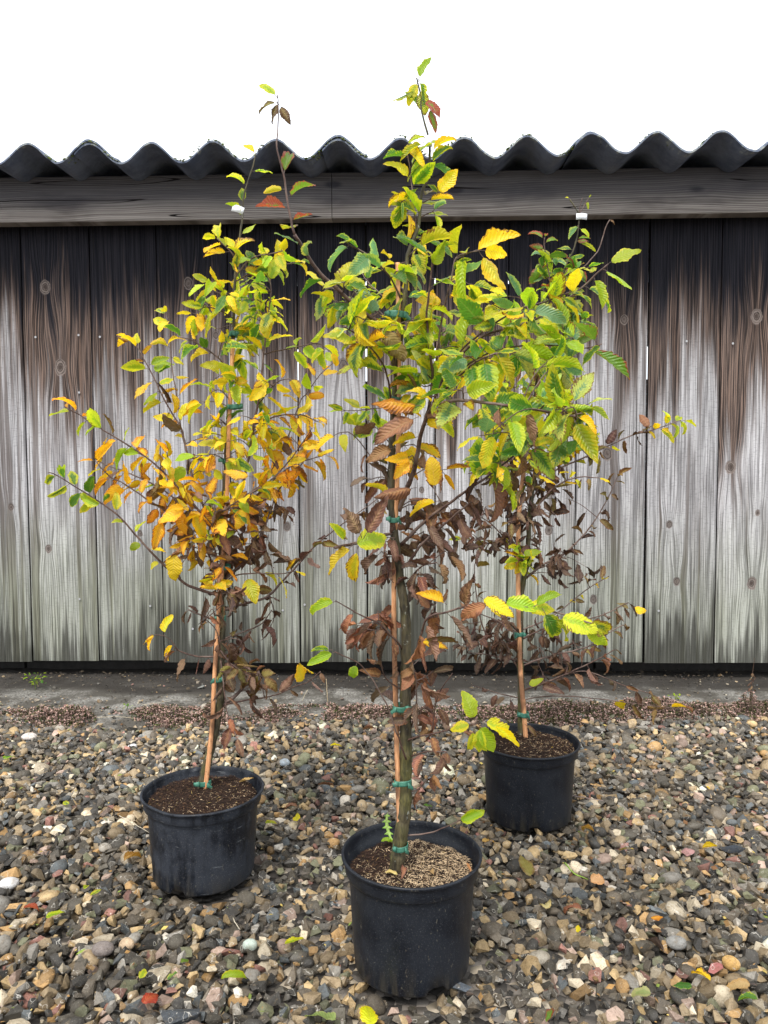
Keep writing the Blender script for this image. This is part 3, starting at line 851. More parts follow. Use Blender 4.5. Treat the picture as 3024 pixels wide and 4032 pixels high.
# ================================================================== potted trees
KIND = dict(   # centre colour, margin colour, scorch 0..1, dryness
    G=((.085, .225, .024), (.50, .56, .025), .30, 0.0),
    P=((.15, .32, .13), (.50, .58, .13), .25, 0.0),  # pale green with sky sheen painted into the leaf colour
    L=((.36, .52, .020), (.66, .66, .030), .12, 0.0),
    Y=((.74, .64, .022), (.92, .60, .018), .35, .1),
    O=((.90, .54, .020), (.74, .32, .018), .45, .2),
    K=((.16, .29, .03), (.38, .085, .055), .55, .1),
    T=((.24, .17, .045), (.14, .075, .022), .5, .7),
    B=((.20, .112, .064), (.115, .058, .034), .2, 1.0),
    D=((.105, .052, .030), (.062, .030, .019), .2, 1.0),
    R=((.30, .135, .055), (.17, .070, .035), .3, 1.0))
NU, VV = 17, np.array([-1, -.52, 0, .52, 1])
class Leaves:
    def __init__(self): self.v = []; self.f = []; self.a = []; self.b = []; self.uv = []; self.br = []; self.dr = []; self.n = 0; self.stem = MB()
    def add(self, base, d, n, L, kind):
        A, B, br, dry = KIND[kind]
        d = d / np.linalg.norm(d); n = n - d * np.dot(n, d); n /= np.linalg.norm(n) + 1e-9; s = np.cross(n, d)
        pet = L * rng.uniform(.12, .22)
        u = np.linspace(0, 1, NU)[:, None] * np.ones((1, 5)); v = VV[None, :] * np.ones((NU, 1))
        wmax = L * rng.uniform(.23, .34) * (1 - .25 * dry * rng.random())
        shape = np.power(np.sin(np.pi * np.power(u, .78)).clip(0), .72) * (1 - .18 * u)
        ser = 1 + .055 * ((np.arange(NU) % 2) * 2 - 1)[:, None] * (np.abs(v) > .9)
        w = wmax * shape * ser
        sd = np.sign(v)
        w = w * (1 + .10 * np.sin(u * rng.uniform(4, 9) + sd * rng.uniform(1, 3) + rng.uniform(0, 6)) + .06 * np.sin(u * rng.uniform(12, 20) + sd * 2 + rng.uniform(0, 6)))
        fold = rng.uniform(.15, .80) + dry * rng.uniform(-.1, .45)
        if rng.random() < .12: fold = -fold * .5
        curl = rng.uniform(-.15, 1.25) + dry * rng.uniform(-.5, .7)      # droop along the length
        twist = rng.normal(0, .32 + .2 * dry)
        roll = rng.normal(0, .25 + .15 * dry)                            # margins rolling in
        # centre line bent downwards
        uu = np.linspace(0, 1, NU); ang = -curl * uu ** 1.3
        cx = np.concatenate([[0], np.cumsum(np.cos(ang[:-1]))]) * L / (NU - 1); cz = np.concatenate([[0], np.cumsum(np.sin(ang[:-1]))]) * L / (NU - 1)
        av = np.abs(v)
        fa = fold + roll * av
        ly = np.sign(v) * w * av * np.cos(fa)
        lz = w * av * np.sin(fa)
        pleat = .018 * L * (1 + .8 * dry) * np.sin((u - av * .2) * 68) * (av * (1.25 - av)) * 2.2
        crk = dry * .03 * L * np.sin(u * rng.uniform(5, 11) + v * rng.uniform(1, 4) + rng.uniform(0, 6)) * av
        wav = .030 * L * np.sin(u * rng.uniform(7, 13) + np.sign(v) * 1.3 + rng.uniform(0, 6)) * av ** 2
        lz = lz + pleat + wav + crk
        tw = twist * u
        ly2 = ly * np.cos(tw) - lz * np.sin(tw); lz2 = ly * np.sin(tw) + lz * np.cos(tw)
        ca, sa = np.cos(ang)[:, None], np.sin(ang)[:, None]
        X = pet + cx[:, None] - lz2 * sa; Z = cz[:, None] + lz2 * ca
        P = base + X[..., None] * d + ly2[..., None] * s + Z[..., None] * n
        self.v.append(P.reshape(-1, 3))
        idx = np.arange(NU * 5).reshape(NU, 5) + self.n
        self.f.append(np.stack([idx[:-1, :-1], idx[1:, :-1], idx[1:, 1:], idx[:-1, 1:]], -1).reshape(-1, 4)); self.n += NU * 5
        j = rng.uniform(.78, 1.25); jt = np.array([rng.uniform(.85, 1.15), rng.uniform(.92, 1.08), rng.uniform(.8, 1.3)]) * j
        self.a.append(np.repeat((np.array(A) * jt)[None], NU * 5, 0)); self.b.append(np.repeat((np.array(B) * jt)[None], NU * 5, 0))
        r = rng.random()
        self.uv.append(np.stack([u.ravel(), v.ravel(), np.full(NU * 5, r)], -1)); self.br.append(np.full(NU * 5, br * rng.uniform(0, 1.5))); self.dr.append(np.full(NU * 5, dry))
        # the stalk
        V, F = tube(np.array([base - n * .0002, base + d * pet * .6 + n * .0006, base + d * (pet + .02 * L)]), [.00055, .00045, .0004], 4, False)
        self.stem.add(V, F)
    def make(self, name, root, origin=None, bonly=False):
        sv = np.array(self.stem.v); ns = len(sv)
        V = np.concatenate(self.v + [sv]); F = np.concatenate(self.f + [np.array(self.stem.f) + self.n])
        A = np.concatenate(self.a + [np.zeros((ns, 3))]); Bc = np.concatenate(self.b + [np.zeros((ns, 3))])
        if bonly: Bc = A
        if origin is not None: V = V - origin
        elif root: V = local(root, V)
        return mesh_obj(name, V, F, M['leaf'], root, True,
                     {'cA': A, 'cB': Bc, 'luv': np.concatenate(self.uv + [np.zeros((ns, 3))]), 'brn': np.concatenate(self.br + [np.zeros(ns)]) * (0 if bonly else 1), 'dry': np.concatenate(self.dr + [np.zeros(ns)])},
                     M['twig'], len(self.stem.f))
    def build(self, root): return self.make('crown', root)

VIEW = np.array([0, 1.0, 0]); UP = np.array([0, 0, 1.0])
def pick(s): return s[int(rng.integers(0, len(s)))]

class Tree:
    def __init__(self, name_label, cat, depth, region, size):
        self.depth = depth; self.region = region; self.size = size
        self.L = Leaves(); self.skel = []; self.kids = []; self.tw = []
    def w(self, p, d0=0.0):
        return np.array(at(p[0], p[1], self.depth + (p[2] if len(p) > 2 else d0)))
    def leaf_at(self, p, T, side, kind, scale=1.0):
        a = np.cross(T, UP); a = a / (np.linalg.norm(a) + 1e-6); b = np.cross(T, VIEW); b = b / (np.linalg.norm(b) + 1e-6)
        S = .5 * a * rng.choice([-1, 1]) + .9 * b * side
        dry = KIND[kind][3]
        d = T * rng.uniform(.3, .8) + S * rng.uniform(.5, .9) + rng.normal(0, .28, 3) - UP * (rng.uniform(-.05, .45) + dry * rng.uniform(.1, 1.1))
        n = np.array([0, -.45, .85]) + rng.normal(0, .55 + .25 * dry, 3)
        L = self.size * rng.uniform(.60, 1.22) * scale
        self.L.add(p, d, n, L, kind)
    def leaves_on(self, pts, kinds, gap, t0, t1=1.0, scale=1.0, tip=True):
        seg = np.linalg.norm(np.diff(pts, axis=0), axis=1); s = np.concatenate([[0], np.cumsum(seg)]); tot = s[-1]
        q = t0 * tot; side = rng.choice([-1, 1])
        while q < t1 * tot:
            i = min(len(seg) - 1, int(np.searchsorted(s, q)) - 1 if q > 0 else 0); i = max(i, 0)
            f = (q - s[i]) / (seg[i] + 1e-9); p = pts[i] * (1 - f) + pts[i + 1] * f
            T = (pts[i + 1] - pts[i]) / (seg[i] + 1e-9)
            k = kinds if kinds else self.region(p)
            kk = k
            if '>' in k: a, b = k.split('>'); kk = b if rng.random() < (q / tot - t0) / (1 - t0 + 1e-6) else a
            self.leaf_at(p, T, side, pick(kk), scale * (1 - .25 * max(0, q / tot - .7)))
            side = -side; q += gap * rng.uniform(.7, 1.35)
        if tip:
            T = pts[-1] - pts[-2]; T = T / np.linalg.norm(T)
            k = kinds if kinds else self.region(pts[-1])
            self.leaf_at(pts[-1], T + rng.normal(0, .15, 3), 0, pick(k.split('>')[-1]), scale * .8)
    def branch(self, px, r0, r1, kinds=None, gap=.017, t0=.25, t1=1.0, scale=1.0, tip=True, name='branch', mat='twig', dy=(0, 0)):
        n = len(px)
        P = [self.w(p, dy[0] + (dy[1] - dy[0]) * i / max(1, n - 1)) for i, p in enumerate(px)]
        c = catmull(P, .006)
        k = np.linspace(0, 1, len(c))
        z = (c[:, 1].mean() / FOC)
        rad = (r0 + (r1 - r0) * k ** .8) * z
        # nodes: little swellings and a faint zigzag
        off = np.array([[mnoise.noise(Vector((q * 60 * 1, i * 7.7, 1.0 + len(self.skel)))) for i in range(3)] for q in np.cumsum(np.concatenate([[0], np.linalg.norm(np.diff(c, axis=0), axis=1)]))])
        fade = np.minimum(1, np.arange(len(c)) / 3.0)[:, None]
        c = c + off * .0011 * fade
        rad = rad * (1 + .16 * np.maximum(0, np.sin(np.arange(len(c)) * 6.283 / 3.7 + 1)) ** 6)
        V, F = tube(c, rad, 9 if r0 > 8 else 6)
        self.kids.append((name, V, F, M[mat]))
        self.skel.append(c)
        if gap: self.leaves_on(c, kinds, gap, t0, t1, scale, tip)
        return c
    def fill(self, cx, cy, rx, ry, n, kinds=None, dyr=.10, m=(2, 5), scale=1.0, maxd=.13, dy0=0.0):
        sk = np.concatenate(self.skel)
        for _ in range(int(n * .86)):
            a = rng.uniform(0, 6.283); q = math.sqrt(rng.random())
            px, py = cx + rx * q * math.cos(a), cy + ry * q * math.sin(a)
            tgt = self.w((px, py, dy0 + rng.uniform(-dyr, dyr)))
            dd = sk - tgt; dd2 = (dd ** 2).sum(1) + 2.2 * np.maximum(0, dd[:, 2] + .006) ** 2 * 6
            b = sk[int(np.argmin(dd2))]
            v = tgt - b; l = np.linalg.norm(v)
            if l > maxd: tgt = b + v * (maxd / l)
            if l < .02: tgt = b + np.array([rng.normal(), rng.normal(), .5]) * .025
            v = tgt - b
            mid = b + v * .5 + np.array([0, 0, .10 * np.linalg.norm(v)]) + rng.normal(0, .004, 3)
            c = catmull([b, mid, tgt], .008)
            V, F = tube(c, np.linspace(.0011, .0006, len(c)), 5); self.tw.append((float(np.linalg.norm(v)), V, F))
            gap = max(.009, np.linalg.norm(v) / rng.integers(m[0], m[1] + 1))
            self.leaves_on(c, kinds, gap, .35, 1.0, scale)
    def single(self, px, py, ang, kind, scale=1.0, dy=0.0, face=None):
        """one leaf at a photo position, pointing at ang degrees in the picture (0 right, 90 up)"""
        p = self.w((px, py, dy)); d = np.array([math.cos(R(ang)), rng.normal(0, .2), math.sin(R(ang))])
        self.L.add(p, d, np.array(face if face else (0, -.75, .6)) + rng.normal(0, .2, 3), self.size * scale, kind)
    def tie(self, px, py, wpx, hpx, root, tails=2, dy=0.0):
        c = self.w((px, py, dy)); s = self.depth / FOC
        a, h = wpx * s / 2, hpx * s * .85
        V, F = [], []; k = 22
        for j in range(5):
            zz = (j / 4 - .5) * h
            for i in range(k):
                th = 2 * math.pi * i / k
                rr = 1 + .05 * mnoise.noise(Vector((i * .7, j, px)))
                V.append((c[0] + a * rr * math.cos(th), c[1] + a * .85 * rr * math.sin(th), c[2] + zz + .0015 * math.sin(th + px)))
        for j in range(4):
            for i in range(k): F.append([j * k + i, j * k + (i + 1) % k, (j + 1) * k + (i + 1) % k, (j + 1) * k + i])
        for q in range(tails):
            sx = 1 if (q + int(px)) % 2 else -1
            b = len(V); L_ = h * rng.uniform(.8, 1.7)
            for i in range(6):
                f = i / 5; x = c[0] + sx * (a * .55 + L_ * f * .75); y = c[1] - a * .75 - .003 * math.sin(f * 3 + q); z = c[2] + (.25 - .9 * q) * h * f + .12 * h * math.sin(f * 5)
                for e in (-.5, .5): V.append((x, y + e * .001, z + e * h * (1 - .35 * f)))
            for i in range(5): F.append([b + 2 * i, b + 2 * i + 2, b + 2 * i + 3, b + 2 * i + 1])
        o = mesh_obj('plant_tie', local(root, np.array(V)), F, M['tape'], root, True)
        md = o.modifiers.new('thickness', 'SOLIDIFY'); md.thickness = .0004
        return o
    def cane(self, px, r, root):
        P = [self.w(p) for p in px]; c = catmull(P, .004)
        rad = np.full(len(c), r * self.depth / FOC)
        s = np.cumsum(np.concatenate([[0], np.linalg.norm(np.diff(c, axis=0), axis=1)]))
        for q in np.arange(.06 + random.uniform(0, .05), s[-1], .125):
            rad *= 1 + .16 * np.exp(-((s - q) / .0028) ** 2)
        rad *= np.linspace(1.06, .88, len(c))
        V, F = tube(c, rad, 12); return mesh_obj('bamboo_cane', local(root, np.array(V)), F, M['cane'], root, True)
    def label_tag(self, px, py, w, h, ang, root, wrap=True):
        c = self.w((px, py, -.004)); s = self.depth / FOC
        V, F = [], []
        for i in range(9):
            f = i / 8 - .5
            for e in (-.5, .5):
                x = f * w * s; z = e * h * s; y = -.002 * math.cos(f * 6)
                V.append((c[0] + x * math.cos(R(ang)) - z * math.sin(R(ang)), c[1] + y, c[2] + x * math.sin(R(ang)) + z * math.cos(R(ang))))
        for i in range(8): F.append([2 * i, 2 * i + 2, 2 * i + 3, 2 * i + 1])
        o = mesh_obj('plant_tag', local(root, np.array(V)), F, M['tag'], root, True)
        md = o.modifiers.new('thickness', 'SOLIDIFY'); md.thickness = .0006
    def finish(self, root):
        first = None
        for i, (nm, V, F, mt) in enumerate(self.kids):
            if i == 0:
                first = mesh_obj('trunk', local(root, np.array(V)), F, mt, root, True)
            else:
                mesh_obj(nm, local(root, np.array(V)), F, mt, first, True)
        self.tw.sort(key=lambda q: -q[0])
        for (_, V, F) in self.tw[:100]: mesh_obj('twig', local(root, np.array(V)), F, M['twig'], first, True)
        if len(self.tw) > 100:
            mb = MB()
            for (_, V, F) in self.tw[100:]: mb.add(V, F)
            tag(mesh_obj('small_twigs', local(root, np.array(mb.v)), mb.f, M['twig'], first, True), kind='stuff')
        self.L.build(root)

def make_pot(root, rr, h, seed, dusty, dent=0.0, notches=((250, 12),)):
    """black round nursery pot in the root's own space, standing on z = 0"""
    k = 96
    prof = [(.800, .010), (.800, 0.0), (.815, .0005), (.825, .006), (.842, .20), (.862, .45), (.882, .70), (.894, .835), (.897, .842), (.940, .848), (.947, .856),
            (.955, .90), (.965, .955), (.968, .968), (.992, .972), (1.0, .978), (1.0, .992), (.992, 1.0), (.968, 1.0), (.960, .993), (.952, .955), (.935, .87), (.885, .84), (.870, .72)]
    prof = [(a * rr, b * h if b > .02 else b * .5) for a, b in prof]
    V, F = [], []
    for j, (r, z) in enumerate(prof):
        for i in range(k):
            th = 2 * math.pi * i / k; dg = math.degrees(th)
            rad = r * (1 + .010 * math.sin(2 * th + seed) * (z / h) + .004 * mnoise.noise(Vector((math.cos(th) * 2, math.sin(th) * 2, z * 20 + seed))))
            rad *= 1 - dent * math.exp(-(((dg - 232 + 180) % 360 - 180) / 20) ** 2) * (z / h) ** 2
            zz = z - dent * .22 * rr * math.exp(-(((dg - 240 + 180) % 360 - 180) / 26) ** 2) * (z / h) ** 3
            if z < .012:
                for (a0, wd) in notches:
                    if abs((dg - a0 + 180) % 360 - 180) < wd: zz = max(zz, .0115 + z * .2)
            V.append((rad * math.cos(th), rad * math.sin(th), zz))
    n = len(prof)
    for j in range(n - 1):
        for i in range(k): F.append([j * k + i, j * k + (i + 1) % k, (j + 1) * k + (i + 1) % k, (j + 1) * k + i])
    F.append([i for i in range(k)])
    return mesh_obj('pot', V, F, M['pot_dusty' if dusty else 'pot'], root, True)

def make_soil(root, rr, h, z0, straw, seed, sunk=0.0):
    r = rr * .885; k = 60; V, F, C = [], [], []; rings = 26
    dk = np.array([.022, .013, .009])
    def hz(x, y):
        q = math.hypot(x, y) / r
        return z0 + .008 * (1 - q * q) * (1 - sunk) + .0045 * mnoise.noise(Vector((x * 35, y * 35, seed))) + .0025 * mnoise.noise(Vector((x * 120, y * 120, seed))) - .005 * max(0, q - .86) / .14 - sunk * .012 * max(0, y / r) * q
    for j in range(rings + 1):
        for i in range(k):
            th = 2 * math.pi * i / k; q = j / rings * r
            x, y = q * math.cos(th), q * math.sin(th); V.append((x, y, hz(x, y))); C.append(dk * rng.uniform(.6, 1.5))
    for j in range(rings):
        for i in range(k): F.append([j * k + i, j * k + (i + 1) % k, (j + 1) * k + (i + 1) % k, (j + 1) * k + i])
    for _ in range(5200):
        a = rng.uniform(0, 6.283); q = r * .985 * math.sqrt(rng.random()); x, y = q * math.cos(a), q * math.sin(a)
        l = float(np.clip(rng.lognormal(math.log(.0055), .5), .002, .018)); w = rng.uniform(.0004, .0011) * (1 + l * 30)
        d = np.array([rng.normal(), rng.normal(), rng.normal(0, .32)]); d /= np.linalg.norm(d)
        s = np.cross(d, [0, 0, 1]); s /= np.linalg.norm(s) + 1e-6
        c0 = np.array([x, y, hz(x, y) + rng.uniform(.0002, .0035)])
        f = straw * min(1, max(0, .55 + x / r * .6 - y / r * .35 + .5 * mnoise.noise(Vector((x * 30, y * 30, 5)))))
        t_ = rng.random()
        if t_ < f * .95: c = np.array([.62, .46, .29]) * rng.uniform(.55, 1.3)
        elif t_ < f * .9 + .13: c = np.array([.15, .085, .045]) * rng.uniform(.5, 1.5)
        elif t_ > .988: c = np.array([.45, .32, .12])
        else: c = np.array([.040, .022, .016]) * rng.uniform(.5, 1.7)
        b = len(V); e = np.array([0, 0, w * .5])
        V += [c0 - d * l / 2, c0 + s * w / 2 + e, c0 + d * l / 2, c0 - s * w / 2, c0 + e * 1.6]; C += [c] * 5
        F += [[b, b + 3, b + 4], [b + 3, b + 2, b + 4], [b + 2, b + 1, b + 4], [b + 1, b, b + 4]]
    return mesh_obj('soil', V, F, M['soil'], root, False, {'col': np.array(C)}), hz

def inv(root, w): return w
def zone(fn):
    """region colouring by where on the plant the leaf hangs, worked out once in photo coordinates"""
    Mi = MC.inverted()
    def f(p):
        q = Mi @ Vector(p); x = CX + q.x / -q.z * FOC; y = CY - q.y / -q.z * FOC
        return fn(x, y + rng.normal(0, 75))
    return f

# ------------------------------------------------------------------ where the three pots stand
H1, R1 = .181, .1125; H2, R2 = .166, .1188; H3, R3 = .174, .1160
c1 = on_ground(1620, 3352, H1); c2 = on_ground(799, 3105, H2); c3 = on_ground(2083, 2912, H3)
POTS.update(front=(c1.x, c1.y, R1 * .84), left=(c2.x, c2.y, R2 * .84), right=(c3.x, c3.y, R3 * .84))
print('pots', c1, c2, c3)

# ---------------- left tree
root = empty('potted_hornbeam_tree', (c2.x, c2.y, 0))
tag(root, 'young tree with mostly yellow and orange leaves in the dusty dented black pot', 'potted tree', 'young hornbeam trees in black pots')
make_pot(root, R2, H2, 1.0, True, .055, ((252, 7), (20, 8), (130, 8)))
make_soil(root, R2, H2, H2 - .015, .10, 3)
d2 = on_ground(793, 3108, H2 - .012).y
def z2(x, y):
    if y < 1450: return 'YYLLGGL'
    if y < 1700: return 'YYYLGYL' if x < 1150 else 'YYYOYL'
    if y < 2000: return 'YYOYLYOG' if x < 1100 else 'OOOOYY'
    if y < 2130: return 'OYBBOYBT'
    if y < 2300: return 'BDBOBDR'
    return 'BDBBDTBR'
T = Tree('', '', d2, zone(z2), .0405)
T.branch([(790, 3125), (802, 3060), (826, 2960), (850, 2860), (869, 2740), (868, 2650), (873, 2525), (871, 2350), (880, 2150), (882, 1980), (888, 1850), (896, 1700), (906, 1560), (918, 1350), (925, 1100), (941, 960), (953, 865), (960, 774), (978, 709), (1000, 640), (1007, 604)],
         19, 2.4, None, .03, .42, mat='bark')
B = T.branch
B([(852, 2342), (740, 2305), (685, 2255), (645, 2225), (550, 2125), (465, 2030), (360, 1955), (285, 1910), (225, 1872), (190, 1860)], 6.5, 2, None, .045, .05, .45, tip=False, dy=(0, -.08))
T.leaves_on(T.skel[-1], 'YGL', .022, .45, .72, 1.1, False); T.leaves_on(T.skel[-1], 'GGL', .0120, .72, .97, 1.1, False)
B([(876, 2200), (800, 2165), (740, 2090), (670, 2025), (585, 1970), (490, 1905), (430, 1875), (375, 1815)], 5.5, 2, 'BOT>OOY', .0125, .2, dy=(0, -.05), scale=1.1)
B([(878, 2120), (790, 2040), (705, 1975), (620, 1915), (535, 1875), (395, 1820)], 5, 2, 'OBO>OOY', .0105, .25, dy=(0, .05), scale=1.1)
B([(874, 2150), (800, 2030), (725, 1945), (650, 1865), (575, 1800), (485, 1740), (400, 1690), (340, 1650), (270, 1610)], 6, 2, 'OOT>OYOYL', .0135, .3, dy=(0, -.03), scale=1.15)
B([(874, 2190), (820, 2040), (770, 1920), (745, 1825), (715, 1690), (685, 1640), (640, 1560), (610, 1495), (570, 1420), (520, 1325)], 6, 2, 'OOYB>YYL', .0120, .22, dy=(0, .05), scale=1.1)
B([(745, 1825), (715, 1700), (702, 1600), (675, 1425), (670, 1300), (657, 1230)], 3.2, 1.8, 'OY>LYG', .019, .25, dy=(.02, .06))
B([(905, 1465), (860, 1410), (805, 1370), (755, 1340), (710, 1325)], 3.5, 2, 'YLG', .013, .15, dy=(0, -.04))
B([(920, 1255), (850, 1215), (800, 1210), (780, 1240)], 3, 2, 'GLY', .010, .2, dy=(0, -.03))
B([(923, 1200), (895, 1165), (865, 1110), (815, 1112)], 3, 2, 'LLY', .010, .2, dy=(0, -.05))
B([(936, 1060), (915, 1000), (880, 965), (855, 940)], 3, 2, 'LYL', .011, .2, dy=(0, -.02))
B([(927, 1090), (975, 1030), (1020, 1005), (1070, 1000), (1112, 988)], 3.5, 2, 'LYLG', .0085, .1, dy=(0, -.03))
B([(925, 1110), (1000, 1070), (1050, 1045), (1120, 1040), (1180, 1030)], 3.5, 2, 'YLYG', .0095, .15, dy=(0, .04))
B([(882, 2150), (925, 2060), (965, 1870), (985, 1775), (1002, 1660), (1022, 1550), (1046, 1325), (1067, 1150), (1057, 1095)], 7, 2.5, None, .017, .33, dy=(0, -.02))
B([(1038, 1395), (1100, 1380), (1175, 1365), (1250, 1352), (1300, 1385)], 3, 1.8, 'YLL', .013, .3)
B([(1012, 1600), (1050, 1550), (1090, 1505), (1140, 1490)], 3, 1.8, 'YOY', .014, .3, dy=(0, -.05))
B([(1003, 1670), (1100, 1635), (1190, 1635), (1250, 1660)], 4, 2, 'YYOY', .0095, .12, dy=(0, -.03))
B([(882, 2130), (940, 1975), (1045, 1910), (1130, 1825), (1180, 1760), (1230, 1685)], 6, 2, 'OBYO>OOYY', .0085, .2, dy=(0, -.04))
B([(900, 2080), (1000, 1960), (1090, 1880), (1160, 1830), (1280, 1790)], 4.5, 2, 'OOYO', .0095, .3, dy=(0, .06), scale=1.1)
B([(886, 2280), (980, 2195), (1030, 2110), (1060, 2025), (1100, 1925), (1140, 1890), (1200, 1810)], 6, 2, 'BDDB>OTOY', .0125, .18, dy=(0, .06))
B([(1070, 1850), (1135, 1720), (1180, 1585), (1210, 1545), (1260, 1475), (1310, 1430)], 3.6, 1.6, 'YOYL', .019, .35, dy=(.03, .08))
B([(878, 2402), (950, 2380), (1050, 2350), (1110, 2290), (1190, 2205), (1250, 2140), (1320, 2085), (1407, 2022), (1485, 1965)], 6, 1.8, 'DBD>BTT', .021, .2, dy=(0, .09))
B([(886, 2290), (930, 2265), (1000, 2257), (1100, 2260), (1165, 2250)], 3.5, 2, 'Y', .028, .35, dy=(-.02, -.08), scale=1.15)
B([(874, 2520), (950, 2490), (1025, 2460), (1070, 2405)], 4.2, 2, 'DBD', .014, .15, dy=(0, .03))
B([(1060, 2345), (1080, 2420), (1060, 2480)], 2.6, 1.6, 'DB', .016, .1, dy=(.04, .05))
B([(872, 2780), (925, 2740), (965, 2700), (1000, 2680), (1018, 2640)], 9, 4, 'BDD', .014, .35, dy=(0, .04))
B([(885, 2775), (960, 2758), (1075, 2740), (1155, 2705), (1210, 2685), (1262, 2645)], 4, 1.8, 'BD>BOY', .024, .25, dy=(0, -.05))
B([(868, 2585), (780, 2585), (710, 2565), (688, 2550)], 4, 2.5, 'BDR', .020, .2, dy=(0, -.02))
B([(700, 2562), (680, 2530), (650, 2505), (610, 2500)], 1.6, 1.2, 'YO', .018, .3, dy=(-.02, -.03), scale=.85)
B([(868, 2450), (800, 2425), (740, 2400)], 4, 3, 'BD', .016, .1)
B([(869, 2560), (850, 2480), (800, 2430)], 2.4, 1.6, 'TB', .03, .4, dy=(-.02, -.04))
B([(869, 2600), (880, 2690), (893, 2800), (915, 2860), (940, 2925)], 3.2, 2, 'RBB', .021, .3, dy=(-.01, -.06), scale=1.1)
B([(868, 2560), (905, 2610), (950, 2640), (990, 2655)], 3, 2, 'TTB', .013, .1, dy=(-.02, -.05))
B([(880, 2350), (850, 2300), (845, 2275)], 2.4, 1.6, 'Y', .009, .3, dy=(-.03, -.07), scale=.9)
B([(870, 2300), (850, 2180), (820, 2100), (860, 2030), (925, 1980), (1025, 1920)], 3.8, 2, 'YGLY', .017, .3, dy=(-.02, -.14))
for a in ((730, 2010, 250, 'O'), (745, 2000, 205, 'O'), (760, 2010, 290, 'Y'), (775, 2010, 320, 'O'), (640, 2040, 255, 'O'), (690, 2160, 265, 'O'), (745, 2150, 220, 'R')): T.single(a[0], a[1], a[2], a[3], 1.35, -.07)
T.fill(890, 1300, 140, 240, 24); T.fill(1000, 1330, 100, 230, 19); T.fill(880, 1640, 190, 120, 14); T.fill(1020, 1800, 150, 120, 15); T.fill(760, 1850, 130, 160, 17)
T.fill(860, 2060, 180, 110, 26, 'OOYBRO'); T.fill(870, 2200, 140, 90, 22, 'BDDBOR'); T.fill(1010, 2080, 90, 120, 15, 'BDRDB'); T.fill(900, 2440, 90, 150, 16); T.fill(960, 2640, 80, 70, 9, 'TBBT')
T.cane([(809, 3140), (822, 3022), (840, 2850), (850, 2650), (870, 2350), (884, 2180), (898, 1950), (905, 1700), (915, 1500), (922, 1340, .0)], 9, root).location.y = -.011
for (x, y, w, h) in ((806, 3082, 52, 24), (861, 2672, 44, 22), (870, 2432, 40, 20), (886, 2232, 44, 18), (894, 1815, 34, 22), (925, 1602, 62, 22), (921, 1316, 30, 22)): T.tie(x, y, w, h, root, dy=-.005)
T.label_tag(936, 823, 46, 26, -18, root)
T.finish(root)

# ---------------- front tree
root = empty('potted_hornbeam_tree', (c1.x, c1.y, 0))
tag(root, 'tallest young tree, green topped and nearest, in the pot with straw on its compost', 'potted tree', 'young hornbeam trees in black pots')
make_pot(root, R1, H1, 2.3, False, 0.0, ((292, 9), (60, 8), (180, 8)))
make_soil(root, R1, H1, H1 - .022, 1.0, 9, .8)
d1 = on_ground(1562, 3416, H1 - .018).y
def z1(x, y):
    if y < 900: return 'GLGYGPTY'
    if y < 1350: return 'GLPGGGGP'
    if y < 1600: return 'GLGPGYP'
    if y < 1850: return 'YGTBROY'
    if y < 1980: return 'BGRDYTT'
    return 'BDTDBDR'
T = Tree('', '', d1, zone(z1), .0440)
T.branch([(1560, 3440), (1571, 3345), (1582, 3268), (1594, 3170), (1599, 2946), (1596, 2772), (1599, 2597), (1597, 2423), (1577, 2292), (1555, 2118), (1540, 1952), (1541, 1850), (1550, 1600), (1565, 1450), (1583, 1280), (1600, 1100), (1607, 1000), (1646, 896), (1659, 770), (1688, 685), (1692, 580), (1684, 529), (1659, 432), (1657, 381), (1640, 305)],
         31, 2.6, None, .026, .40, .86, tip=False, mat='bark')
B = T.branch
for a in ((1648, 320, 235, 'L'), (1652, 315, 280, 'G'), (1645, 350, 195, 'G'), (1668, 395, 320, 'K'), (1690, 420, 285, 'K'), (1660, 350, 280, 'G'), (1645, 320, 60, 'L'), (1657, 425, 130, 'G')):
    T.single(a[0], a[1], a[2], a[3], .78, 0)
for a in ((1692, 600, 35, 'Y'), (1688, 620, 220, 'G'), (1670, 560, 215, 'L'), (1692, 650, 45, 'G'), (1690, 640, 330, 'G'), (1660, 600, 250, 'L')): T.single(a[0], a[1], a[2], a[3], .9, -.01)
B([(1640, 900), (1629, 812), (1616, 685), (1608, 626), (1600, 575)], 3.4, 2, 'YGLY', .012, .2)
# the long arching branch on the left, standing towards the camera
B([(1560, 1480), (1530, 1340), (1485, 1270), (1415, 1220), (1325, 1135), (1250, 1065), (1200, 985), (1160, 925)], 11, 6, 'GLPG', .030, .35, dy=(0, -.10), tip=False, scale=1.25)
B([(1160, 925, -.10), (1141, 847, -.10), (1127, 756, -.10), (1112, 666, -.105), (1091, 594, -.11), (1094, 503, -.11), (1096, 413, -.11), (1093, 372, -.115)], 5.5, 2, 'KYKG', .015, .05, .52, tip=False)
for a in ((1093, 385, 135, 'L'), (1096, 395, 250, 'T'), (1094, 405, 195, 'T'), (1098, 410, 300, 'T')): T.single(a[0], a[1], a[2], a[3], .62, -.11)
